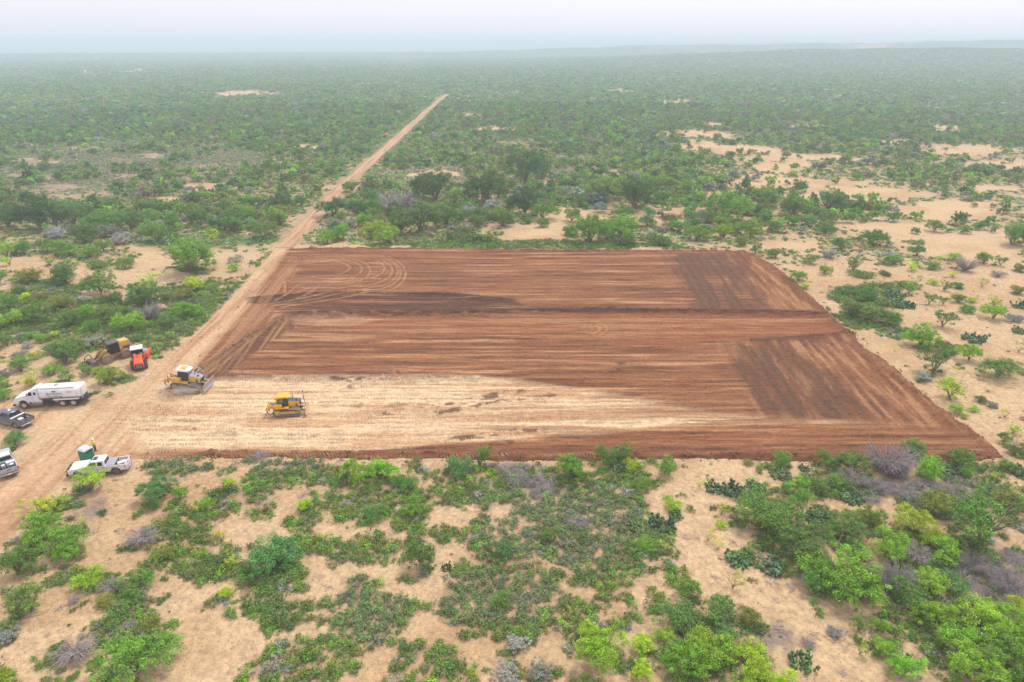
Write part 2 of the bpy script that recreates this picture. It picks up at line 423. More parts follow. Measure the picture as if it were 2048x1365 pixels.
def np_mesh(name, v, faces, attrs=None, smooth=False):
    """faces: (n,4) or (n,3) int array"""
    m = bpy.data.meshes.new(name)
    v = np.ascontiguousarray(v, np.float32); f = np.ascontiguousarray(faces, np.int32)
    n, k = f.shape
    m.vertices.add(len(v)); m.vertices.foreach_set('co', v.ravel())
    m.loops.add(n * k); m.loops.foreach_set('vertex_index', f.ravel())
    m.polygons.add(n)
    m.polygons.foreach_set('loop_start', np.arange(0, n * k, k, dtype=np.int32))
    m.polygons.foreach_set('loop_total', np.full(n, k, np.int32))
    if smooth:
        m.polygons.foreach_set('use_smooth', np.ones(n, bool))
    for key, a in (attrs or {}).items():
        a = np.asarray(a, np.float32)
        if a.ndim == 2:
            at_ = m.attributes.new(key, 'FLOAT_COLOR', 'POINT')
            if a.shape[1] == 3:
                a = np.concatenate([a, np.ones((len(a), 1), np.float32)], 1)
            at_.data.foreach_set('color', np.ascontiguousarray(a, np.float32).ravel())
        else:
            at_ = m.attributes.new(key, 'FLOAT', 'POINT')
            at_.data.foreach_set('value', np.ascontiguousarray(a))
    m.update(calc_edges=True)
    return m

def link(name, mesh, mat=None, parent=None):
    o = bpy.data.objects.new(name, mesh)
    C.objects.link(o)
    if mat is not None:
        if not mesh.materials:
            mesh.materials.append(mat)
    if parent is not None:
        o.parent = parent
    return o

class NT:
    def __init__(self, name):
        self.m = bpy.data.materials.new(name); self.m.use_nodes = True
        self.t = self.m.node_tree; self.n = self.t.nodes; self.l = self.t.links
        self.n.clear()
        self.out = self.n.new('ShaderNodeOutputMaterial')
    def node(self, typ, props=None, **inp):
        nd = self.n.new('ShaderNode' + typ)
        for k, v in (props or {}).items(): setattr(nd, k, v)
        for k, v in inp.items():
            key = int(k[1:]) if k[0] == '_' and k[1:].isdigit() else k.replace('_', ' ')
            if isinstance(v, bpy.types.NodeSocket): self.l.new(v, nd.inputs[key])
            else: nd.inputs[key].default_value = v
        return nd
    def math(self, op, a, b=0.0, c=0.0, clamp=False):
        nd = self.node('Math', {'operation': op, 'use_clamp': clamp}, _0=a, _1=b, _2=c)
        return nd.outputs[0]
    def mixrgb(self, f, a, b, mode='MIX'):
        nd = self.n.new('ShaderNodeMix'); nd.data_type = 'RGBA'; nd.blend_type = mode
        for i, v in ((0, f), (6, a), (7, b)):
            if isinstance(v, bpy.types.NodeSocket): self.l.new(v, nd.inputs[i])
            else: nd.inputs[i].default_value = v if i == 0 else (tuple(v) + (1,))[:4]
        return nd.outputs[2]
    def noise(self, vec, scale, detail=3, rough=.55):
        return self.node('TexNoise', None, Vector=vec, Scale=scale, Detail=detail, Roughness=rough).outputs[0]
    def ramp(self, x, a, b):
        return self.node('MapRange', {'interpolation_type': 'SMOOTHSTEP'}, Value=x, From_Min=a, From_Max=b).outputs[0]

def soil_material(name, speck, cleats, fardetail=False):
    t = NT(name)
    pos = t.node('NewGeometry').outputs['Position']
    col = t.node('Attribute', {'attribute_name': 'soil'}).outputs['Color']
    n1 = t.noise(pos, 1.7, 5, .7)
    n2 = t.noise(pos, 6.5, 3)
    c = t.mixrgb(1.0, col, t.mixrgb(t.ramp(n1, .25, .75), (.74, .73, .72), (1.22, 1.21, 1.19)), 'MULTIPLY')
    if cleats:
        sv = t.node('VectorMath', {'operation': 'MULTIPLY'}, _0=pos, _1=(.22, 2.4, 0)).outputs[0]
        ns = t.noise(sv, 1.0, 4, .65)
        stk = t.node('Attribute', {'attribute_name': 'streak'}).outputs['Fac']
        c = t.mixrgb(stk, c, t.mixrgb(1.0, c, t.mixrgb(t.ramp(ns, .30, .70), (.70, .66, .63), (1.26, 1.28, 1.30)), 'MULTIPLY'))
    # small dark bits of litter and clods
    v = t.node('TexVoronoi', {'feature': 'F1'}, Vector=pos, Scale=2.3)
    sp = t.ramp(v.outputs['Distance'], .20, .09)
    sp = t.math('MULTIPLY', sp, t.ramp(t.noise(pos, .33, 2), .28, .55))
    sp2 = t.math('MULTIPLY', t.ramp(n2, .57, .68), .55)
    dark = t.math('MULTIPLY', t.math('MAXIMUM', sp, sp2), speck)
    c = t.mixrgb(dark, c, (.13, .085, .055))
    if cleats:
        sep = t.node('SeparateXYZ', None, Vector=pos)
        cl = t.node('Attribute', {'attribute_name': 'cleat'}).outputs['Fac']
        ph = t.math('ADD', t.math('MULTIPLY', sep.outputs[0], 15.0), t.math('MULTIPLY', sep.outputs[1], 8.5))
        ph = t.math('ADD', ph, t.math('MULTIPLY', t.noise(pos, .35, 3), 34))
        wv = t.math('SINE', ph)
        pt = t.ramp(wv, .15, .9)
        strip = t.ramp(t.math('SINE', t.math('ADD', t.math('MULTIPLY', sep.outputs[1], 5.6), t.math('MULTIPLY', t.noise(pos, .07, 2), 11))), -.2, .5)
        strip = t.math('MULTIPLY', strip, t.ramp(t.noise(pos, .55, 3), .36, .60))
        k = t.math('MULTIPLY', t.math('MULTIPLY', pt, strip), cl)
        c = t.mixrgb(t.math('MULTIPLY', k, .44), c, (.60, .42, .26))
        k2 = t.math('MULTIPLY', t.math('MULTIPLY', t.ramp(wv, -.2, -.9), strip), cl)
        c = t.mixrgb(t.math('MULTIPLY', k2, .42), c, (.16, .085, .05))
    h = t.math('ADD', t.math('MULTIPLY', n1, .12), t.math('MULTIPLY', n2, .05))
    if cleats:
        h = t.math('ADD', h, t.math('MULTIPLY', t.math('MULTIPLY', wv, strip), t.math('MULTIPLY', cl, .05)))
    bump = t.node('Bump', None, Strength=1.0, Distance=1.3, Height=h)
    b = t.node('BsdfPrincipled', None, Base_Color=c, Roughness=.95, Normal=bump.outputs[0])
    b.inputs['Specular IOR Level'].default_value = .1
    t.l.new(b.outputs[0], t.out.inputs['Surface'])
    return t.m

M_SAND = soil_material('pale sandy soil', .75, False)
M_FIELD = soil_material('graded red brown soil', .35, True)
M_ROAD = soil_material('driven sandy soil', .35, True)

# ------------------------------------------------------------------ ground sheet
def build_ground():
    th = np.concatenate([np.linspace(-180, -60, 25)[:-1], np.linspace(-60, -42, 40)[:-1], np.linspace(-42, 42, 640),
                         np.linspace(42, 60, 40)[1:], np.linspace(60, 180, 25)[1:-1]])
    r = [4.0]
    while r[-1] < 33: r.append(r[-1] * 1.15)
    while r[-1] < 320: r.append(r[-1] * 1.0062)
    while r[-1] < 3500: r.append(r[-1] * 1.016)
    while r[-1] < 9000: r.append(r[-1] * 1.03)
    while r[-1] < 34000: r.append(r[-1] * 1.12)
    r = np.array(r)
    A, Rr = np.meshgrid(np.radians(th), r)
    x = (Rr * np.sin(A)).ravel(); y = (Rr * np.cos(A)).ravel()
    z = terrain(x, y)
    rough = fbm(x / 1.5, y / 1.5, 120, 3) - .5
    sd = np.minimum(poly_sd(x, y, FIELD), poly_sd(x, y, ROADP))
    z = z + .12 * rough * (np.hypot(x, y) < 400) * sstep(0, 2, sd)
    z = z - .45 * sstep(.0, -.8, sd)
    c = ground_look(x, y)
    x = np.append(x, 0); y = np.append(y, 0); z = np.append(z, 0.0); c = np.vstack([c, SAND[None]])
    nr, nt = len(r), len(th)
    I, J = np.meshgrid(np.arange(nr - 1), np.arange(nt), indexing='ij')
    I = I.ravel(); J = J.ravel(); J2 = (J + 1) % nt
    f = np.stack([I * nt + J, I * nt + J2, (I + 1) * nt + J2, (I + 1) * nt + J], 1)[:, ::-1]
    m = np_mesh('ground', np.stack([x, y, z], 1), f, {'soil': c}, True)
    return setp(link('ground', m, M_SAND), kind='structure')

def build_sheets():
    P = np.array(FIELD + ROADP)
    step = .21
    xs = np.arange(-125, P[:, 0].max() + 2, step); ys = np.arange(40, P[:, 1].max() + 2, step)
    X, Y = np.meshgrid(xs, ys)
    x, y = X.ravel(), Y.ravel()
    jag = 1.5 * (fbm(x / 1.6, y / 1.6, 130, 3) - .5)
    sf = poly_sd(x, y, FIELD) + jag; sr = poly_sd(x, y, ROADP) + jag * .8
    keep = (np.minimum(sf, sr) < .35) & (np.abs(x) < y * .86 + 12)
    cf = np.zeros((len(x), 3)); hf = np.zeros(len(x)); kf = np.zeros(len(x))
    cr, hr, kr, sf_ = cf.copy(), hf.copy(), kf.copy(), hf.copy()
    m = keep & (sf < 2.5)
    cf[m], hf[m], kf[m], sf_[m] = field_look(x[m], y[m])
    m = keep & (sr < 2.5)
    cr[m], hr[m], kr[m] = road_look(x[m], y[m])
    # where the two overlap they share one look, so the seam does not show
    w = sstep(-2.4, 2.4, sr - sf + 1.5 * (fbm(x / 3, y / 3, 131, 3) - .5))
    w = np.where(sr > 2.4, 1, np.where(sf > 2.4, 0, w))
    c = mixc(cr, cf, w); h = hr * (1 - w) + hf * w; k = kr * (1 - w) + kf * w; sf_ = sf_ * w
    edge = np.minimum(sf, sr)
    e = sstep(-.9, .3, edge)
    c = mixc(c, ground_look(x, y) if False else SAND2, e * .35 * (1 - sstep(0, 1, w)))
    z = terrain(x, y) + h * (1 - .5 * e) + .02 - .35 * sstep(.0, .35, edge)
    isf = sf < sr
    ny, nx = X.shape
    I, J = np.meshgrid(np.arange(ny - 1), np.arange(nx - 1), indexing='ij')
    q = (I * nx + J).ravel()
    F = np.stack([q, q + 1, q + 1 + nx, q + nx], 1)
    ok = keep[F].all(1)
    for nm, sel, mat in (('graded_field', isf[F[:, 0]], M_FIELD), ('dirt_road', ~isf[F[:, 0]], M_ROAD)):
        f = F[ok & sel]
        u, inv = np.unique(f, return_inverse=True)
        f = inv.reshape(-1, 4)
        v = np.stack([x[u], y[u], z[u]], 1)
        cc, kk, ss = c[u], k[u], sf_[u]
        if nm == 'dirt_road':      # the part that runs on into the distance
            L = np.array(FARROAD); seg = []
            for a, b in zip(L[:-1], L[1:]):
                n = max(2, int(np.hypot(*(b - a)) / 1.6))
                seg += [a + (b - a) * t / n for t in range(n)]
            seg = np.array(seg + [L[-1]])
            tg = np.gradient(seg, axis=0); tg /= np.hypot(tg[:, 0], tg[:, 1])[:, None]
            nrm = np.stack([tg[:, 1], -tg[:, 0]], 1)
            s = np.arange(len(seg)) * 1.6
            wob = 1.2 * (fbm(s / 30, s * 0, 141, 3) - .5)
            wid = 2.1 + .6 * fbm(s / 12, s * 0 + 3, 142, 3)
            uu = np.linspace(-1, 1, 19)
            px = seg[:, None, 0] + nrm[:, None, 0] * (uu[None] * wid[:, None] + wob[:, None])
            py = seg[:, None, 1] + nrm[:, None, 1] * (uu[None] * wid[:, None] + wob[:, None])
            pz = terrain(px.ravel(), py.ravel()) + .06 - .12 * (np.abs(np.tile(uu, len(seg))) > .95)
            lane = np.abs(np.abs(uu) - .42)
            st = fbm(np.repeat(s, 19) / 14, np.tile(uu, len(seg)) * 3.5, 143, 3)
            pc = mixc(np.broadcast_to(np.array([.50, .31, .175]), (len(st), 3)), np.array([.38, .22, .125]), sstep(.42, .62, st))
            pc = mixc(pc, SAND, .5 * np.tile(sstep(.2, .05, lane), len(seg)))
            rr = np.hypot(px.ravel(), py.ravel())
            n0 = len(v)
            v = np.vstack([v, np.stack([px.ravel(), py.ravel(), pz], 1)])
            cc = np.vstack([cc, pc]); kk = np.append(kk, np.zeros(len(pz))); ss = np.append(ss, np.zeros(len(pz)))
            I2, J2 = np.meshgrid(np.arange(len(seg) - 1), np.arange(18), indexing='ij')
            q2 = (I2 * 19 + J2).ravel() + n0
            f = np.vstack([f, np.stack([q2, q2 + 1, q2 + 20, q2 + 19], 1)])
        mm = np_mesh(nm, v, f, {'soil': cc, 'cleat': kk, 'streak': ss}, True)
        setp(link(nm, mm, mat), kind='structure')

build_ground()
build_sheets()
# ------------------------------------------------------------------ plants
def leaf_material():
    t = NT('leaves')
    tint = t.node('Attribute', {'attribute_name': 'tint', 'attribute_type': 'INSTANCER'}).outputs['Color']
    lv = t.node('Attribute', {'attribute_name': 'leafvar'}).outputs['Fac']
    k = t.node('MapRange', None, Value=lv, From_Min=0.0, From_Max=1.0, To_Min=.52, To_Max=2.15).outputs[0]
    c = t.node('VectorMath', {'operation': 'SCALE'}, _0=tint, Scale=k).outputs[0]
    # a few leaves go yellow or dry
    yel = t.ramp(lv, .86, 1.0)
    c = t.mixrgb(t.math('MULTIPLY', yel, .25), c, (.36, .36, .06))
    d = t.node('BsdfDiffuse', None, Color=c, Roughness=.6)
    tr = t.node('BsdfTranslucent', None, Color=c)
    g = t.node('BsdfGlossy', None, Color=(1, 1, 1, 1), Roughness=.45)
    a = t.node('MixShader', None, _0=.20, _1=d.outputs[0], _2=tr.outputs[0])
    b = t.node('MixShader', None, _0=.025, _1=a.outputs[0], _2=g.outputs[0])
    t.l.new(b.outputs[0], t.out.inputs['Surface'])
    return t.m

def bark_material(name, c1, c2):
    t = NT(name)
    pos = t.node('TexCoord').outputs['Object']
    n = t.noise(pos, 9, 3)
    c = t.mixrgb(n, c1, c2)
    b = t.node('BsdfPrincipled', None, Base_Color=c, Roughness=.9)
    t.l.new(b.outputs[0], t.out.inputs['Surface'])
    return t.m

M_LEAF = leaf_material()
M_BARK = bark_material('grey brown bark', (.16, .115, .085), (.30, .24, .19))
M_DEAD = bark_material('bleached dead wood', (.25, .205, .19), (.46, .40, .38))
M_TWIGP = bark_material('purplish dry twigs', (.25, .20, .20), (.46, .40, .40))

def leaf_cloud(rs, cen, rad, n, size, up=.35, flat=.75):
    """n small four-cornered leaves around clump centres"""
    k = rs.integers(0, len(cen), n)
    d = rs.normal(size=(n, 3)); d /= np.linalg.norm(d, axis=1)[:, None]
    rr = rs.random(n) ** .45
    p = cen[k] + d * (rad[k] * rr)[:, None] * np.array([1, 1, flat])
    nrm = d + rs.normal(size=(n, 3)) * .55; nrm[:, 2] += up
    nrm /= np.linalg.norm(nrm, axis=1)[:, None]
    a = np.cross(nrm, rs.normal(size=(n, 3))); a /= np.linalg.norm(a, axis=1)[:, None]
    b = np.cross(nrm, a)
    s = size * (.6 + .8 * rs.random(n))
    a *= s[:, None]; b *= (s * .55)[:, None]
    v = np.stack([p - a, p - b * 1.0, p + a, p + b], 1).reshape(-1, 3)
    f = np.arange(4 * n).reshape(-1, 4)
    cl = rs.random(len(cen))
    lv = np.clip(.35 * rs.random(n) + .5 * cl[k] + .15 * rs.random(n), 0, 1)
    return v, f, np.repeat(lv, 4)

def crown_mesh(name, seed, n_clump, n_leaf, size, shape='dome', h=.75, base=.12, clump=.24, hollow=.55, up=.6):
    rs = np.random.default_rng(seed)
    # a few big lobes, then clumps on them
    nl = rs.integers(4, 8)
    ang = rs.random(nl) * 2 * np.pi; rad = .18 + .36 * rs.random(nl)
    lob = np.stack([rad * np.cos(ang), rad * np.sin(ang), np.full(nl, base + h * .45) + h * .16 * rs.normal(size=nl)], 1)
    lr = .38 + .22 * rs.random(nl)
    d = rs.normal(size=(n_clump, 3)); d[:, 2] = np.abs(d[:, 2]) * (1.25 if shape != 'flat' else .6) - .28
    d /= np.linalg.norm(d, axis=1)[:, None]
    k = rs.integers(0, nl, n_clump)
    t = hollow + (1 - hollow) * rs.random(n_clump)
    cen = lob[k] + d * (lr[k] * t)[:, None] * np.array([1, 1, h * .95])
    if shape == 'vase':
        cen[:, :2] *= (0.55 + .6 * np.clip(cen[:, 2] / (base + h), 0, 1))[:, None]
    q = np.hypot(cen[:, 0], cen[:, 1])
    cen[:, :2] *= np.where(q > .92, .92 / np.maximum(q, 1e-6), 1)[:, None]
    cen[:, 2] = np.maximum(cen[:, 2], base * .6)
    cr = clump * (.55 + .7 * rs.random(n_clump))
    v, f, lv = leaf_cloud(rs, cen, cr, n_leaf, size, up)
    v[:, 2] = np.maximum(v[:, 2], .01)
    m = np_mesh(name, v, f, {'leafvar': lv})
    m.materials.append(M_LEAF)
    return m

def tubes(paths, radii, n=5):
    V, F = [], []
    base = 0
    for P, Rr in zip(paths, radii):
        P = np.asarray(P, float); Rr = np.asarray(Rr, float)
        tg = np.gradient(P, axis=0); tg /= np.linalg.norm(tg, axis=1)[:, None] + 1e-9
        ref = np.array([.3, .9, .2]) if abs(tg[0][2]) > .5 else np.array([0, 0, 1.])
        a = np.cross(tg, ref); a /= np.linalg.norm(a, axis=1)[:, None] + 1e-9
        b = np.cross(tg, a)
        th = np.arange(n) * 2 * np.pi / n
        ring = P[:, None] + (a[:, None] * np.cos(th)[None, :, None] + b[:, None] * np.sin(th)[None, :, None]) * Rr[:, None, None]
        V.append(ring.reshape(-1, 3))
        m = len(P)
        for i in range(m - 1):
            for j in range(n):
                F.append([base + i * n + j, base + i * n + (j + 1) % n, base + (i + 1) * n + (j + 1) % n, base + (i + 1) * n + j])
        base += m * n
    return np.vstack(V), np.array(F)

def trunk_mesh(name, seed, h=.75, mat=None, thick=.035, limbs=7):
    rs = np.random.default_rng(seed)
    P, Rd = [], []
    fork = .10 + .06 * rs.random()
    for i in range(3):
        a = rs.random() * 6.28
        P.append([(0, 0, -.03), (.02 * math.cos(a), .02 * math.sin(a), fork * .5), (.06 * math.cos(a), .06 * math.sin(a), fork)])
        Rd.append([thick * 1.3, thick, thick * .85])
    for i in range(limbs):
        a = 6.283 * (i + rs.random() * .7) / limbs
        L = .55 + .3 * rs.random(); top = h * (.75 + .25 * rs.random())
        p = [np.array([.04 * math.cos(a), .04 * math.sin(a), fork * .7])]
        for q in (.3, .55, .8, 1.0):
            w = rs.normal(size=3) * .025
            p.append(np.array([L * q * math.cos(a) * .85, L * q * math.sin(a) * .85, fork + (top - fork) * q ** .8]) + w)
        P.append(p); Rd.append([thick * .8, thick * .55, thick * .38, thick * .24, thick * .1])
        for s in range(2):
            st = p[2 + s]
            a2 = a + rs.normal() * .8
            e = st + np.array([.28 * math.cos(a2), .28 * math.sin(a2), .16 * rs.random() + .05])
            P.append([st, (st + e) / 2 + rs.normal(size=3) * .015, e]); Rd.append([thick * .35, thick * .22, thick * .08])
    v, f = tubes(P, Rd, 5)
    m = np_mesh(name, v, f, None, True)
    m.materials.append(mat or M_BARK)
    return m

def brush_mesh(name, seed, n=46, droop=.55, thick=.012, mat=None, h=.55):
    rs = np.random.default_rng(seed)
    P, Rd = [], []
    for i in range(n):
        a = rs.random() * 6.283; L = .55 + .45 * rs.random(); top = h * (.5 + .6 * rs.random())
        p = []
        for q in np.linspace(0, 1, 6):
            z = top * math.sin(min(1, q * 1.15) * math.pi * (.5 + .35 * droop)) if droop > 0 else top * q
            p.append(np.array([L * q * math.cos(a), L * q * math.sin(a), max(.01, z)]) + rs.normal(size=3) * .02 * (q > 0))
        P.append(p); Rd.append(thick * np.array([2.2, 1.5, 1.1, .9, .7, .4]))
        for s in range(4):
            st = p[rs.integers(2, 5)]
            a2 = a + rs.normal() * .9
            e = st + np.array([.25 * math.cos(a2), .25 * math.sin(a2), rs.normal() * .08])
            e[2] = max(.01, e[2])
            P.append([st, (st + e) / 2 + rs.normal(size=3) * .02, e]); Rd.append(thick * np.array([.8, .6, .3]))
    v, f = tubes(P, Rd, 3)
    m = np_mesh(name, v, f)
    m.materials.append(mat or M_DEAD)
    return m

def cactus_mesh(name, seed, n=70):
    rs = np.random.default_rng(seed)
    V, F, A = [], [], []
    base = 0
    lat = [(0, 1)] + [(math.sin(t), math.cos(t)) for t in np.linspace(.6, 2.54, 4)] + [(0, -1)]
    seeds = []
    for i in range(n):
        if i < n * .4 or not seeds:
            a = rs.random() * 6.283; r = .85 * math.sqrt(rs.random())
            c = np.array([r * math.cos(a), r * math.sin(a), .12])
        else:
            s = seeds[rs.integers(0, len(seeds))]
            c = s + np.array([rs.normal() * .09, rs.normal() * .09, .17])
        seeds.append(c)
        w = .11 + .04 * rs.random(); hh = w * 1.35
        yaw = rs.random() * 6.283; tl = rs.normal() * .35
        ring = []
        for k in range(8):
            t = 6.283 * k / 8
            ring.append((w * math.cos(t), 0, hh * math.sin(t)))
        pts = np.array([(0, -.028, 0)] + ring + [(0, .028, 0)])
        Rm = np.array(Matrix.Rotation(yaw, 3, 'Z') @ Matrix.Rotation(tl, 3, 'X'))
        pts = pts @ Rm.T + c
        pts[:, 2] = np.maximum(pts[:, 2], .0)
        V.append(pts)
        for k in range(8):
            F.append([base, base + 1 + k, base + 1 + (k + 1) % 8]); F.append([base + 9, base + 1 + (k + 1) % 8, base + 1 + k])
        A.append(np.full(10, .15 + .65 * rs.random()))
        base += 10
    m = np_mesh(name, np.vstack(V), np.array(F), {'leafvar': np.concatenate(A)})
    m.materials.append(M_LEAF)
    return m

# prototypes, all about one unit in radius
CR_TREE = [crown_mesh('tree crown', 100 + i, 120, 5600, .030, 'dome', 1.0, .10, .17, .5) for i in range(6)]
CR_BIG = [crown_mesh('big crown', 150 + i, 200, 10500, .023, 'dome', .98, .06, .14, .55) for i in range(3)]
CR_OPEN = [crown_mesh('open crown', 200 + i, 66, 2900, .028, 'vase', .98, .16, .16, .5) for i in range(4)]
CR_BUSH = [crown_mesh('bush crown', 300 + i, 120, 5200, .030, 'dome', .80, .04, .20, .5) for i in range(6)]
CR_SAGE = [crown_mesh('sage crown', 400 + i, 90, 3200, .038, 'dome', .75, .02, .17, .5, 1.0) for i in range(2)]
CR_LOW = [crown_mesh('low crown', 500 + i, 60, 1500, .050, 'flat', .50, .02, .26, .3, .2) for i in range(4)]
CR_THIN = [crown_mesh('thin crown', 600 + i, 26, 620, .040, 'vase', 1.0, .2, .20, .5) for i in range(3)]
TR_A = [trunk_mesh('limbs', 700 + i, 1.05) for i in range(4)]
TR_B = [trunk_mesh('limbs', 720 + i, .75, None, .028, 8) for i in range(3)]
DEADS = [brush_mesh('dead branches', 740 + i, 80) for i in range(3)]
DEADF = [brush_mesh('flat dry twigs', 750 + i, 120, .9, .007, M_TWIGP, .38) for i in range(2)]
DEADT = [brush_mesh('bare crown', 760 + i, 110, 0, .012, M_TWIGP, 1.0) for i in range(2)]
CACTI = [cactus_mesh('pads', 770 + i, 110 + 30 * i) for i in range(3)]
# coarser ones for the distance
FAR_A = [crown_mesh('far crown', 800 + i, 34, 420, .105, 'dome', .85, .12, .24, .45) for i in range(5)]
FAR_B = [crown_mesh('far scrub', 820 + i, 16, 110, .20, 'dome', .70, .05, .30, .45) for i in range(5)]
TUFT_A = [crown_mesh('tuft', 840 + i, 16, 260, .085, 'flat', .62, .02, .30, .2, .5) for i in range(5)]
TUFT_B = [crown_mesh('tuft far', 860 + i, 8, 46, .20, 'flat', .55, .02, .36, .2) for i in range(4)]

T = dict(lime=(.36, .50, .015), bright=(.220, .395, .020), green=(.150, .300, .028), mid=(.150, .265, .038), blueg=(.115, .260, .060), olive=(.205, .235, .035),
         dark=(.085, .170, .036), dull=(.180, .225, .070), sage=(.26, .29, .20), grey=(.285, .300, .245), cact=(.125, .215, .085), yel=(.40, .46, .02), low=(.125, .205, .036), purp=(.20, .17, .17))

# kind: crown list, trunk list, tint, default height / radius, name, category, look
KIND = {
 'm': (CR_TREE, TR_A, 'mid', 1.0, 'mesquite_tree', 'tree', 'feathery mid green tree'),
 'M': (CR_OPEN, TR_A, 'mid', 1.1, 'mesquite_tree', 'tree', 'open crowned green tree'),
 'l': (CR_TREE, TR_A, 'bright', 1.0, 'huisache_tree', 'tree', 'bright green bushy tree'),
 'L': (CR_OPEN, TR_A, 'lime', 0.85, 'huisache_tree', 'tree', 'open lime green tree'),
 'g': (CR_BUSH, TR_B, 'green', .95, 'round_bush', 'bush', 'dense round green bush'),
 'B': (CR_BUSH, TR_B, 'blueg', .95, 'round_bush', 'bush', 'dense bluish green bush'),
 'Y': (CR_BUSH, TR_B, 'lime', .95, 'round_bush', 'bush', 'glowing lime green bush'),
 'o': (CR_BUSH, TR_B, 'olive', .9, 'thorn_bush', 'bush', 'dull olive bush'),
 'd': (CR_TREE, TR_A, 'dark', 1.1, 'oak_tree', 'tree', 'large dark green tree'),
 's': (CR_SAGE, TR_B, 'grey', .85, 'sage_bush', 'bush', 'silvery grey bush'),
 'y': (CR_THIN, TR_B, 'yel', 1.1, 'young_shrub', 'shrub', 'small yellow green shrub'),
 'b': (CR_LOW, None, 'low', .8, 'low_bush', 'bush', 'low spreading green bush'),
 'c': (CACTI, None, 'cact', .85, 'prickly_pear', 'cactus', 'dark prickly pear clump'),
 'x': (DEADS, None, 'grey', .85, 'dead_brush', 'dead brush', 'bleached grey dead brush'),
 'f': (DEADF, None, 'grey', .7, 'dry_brush', 'dry brush', 'flat purple grey dry brush'),
 't': (DEADT, TR_B, 'grey', 1.0, 'bare_bush', 'bush', 'leafless purple grey bush'),
}
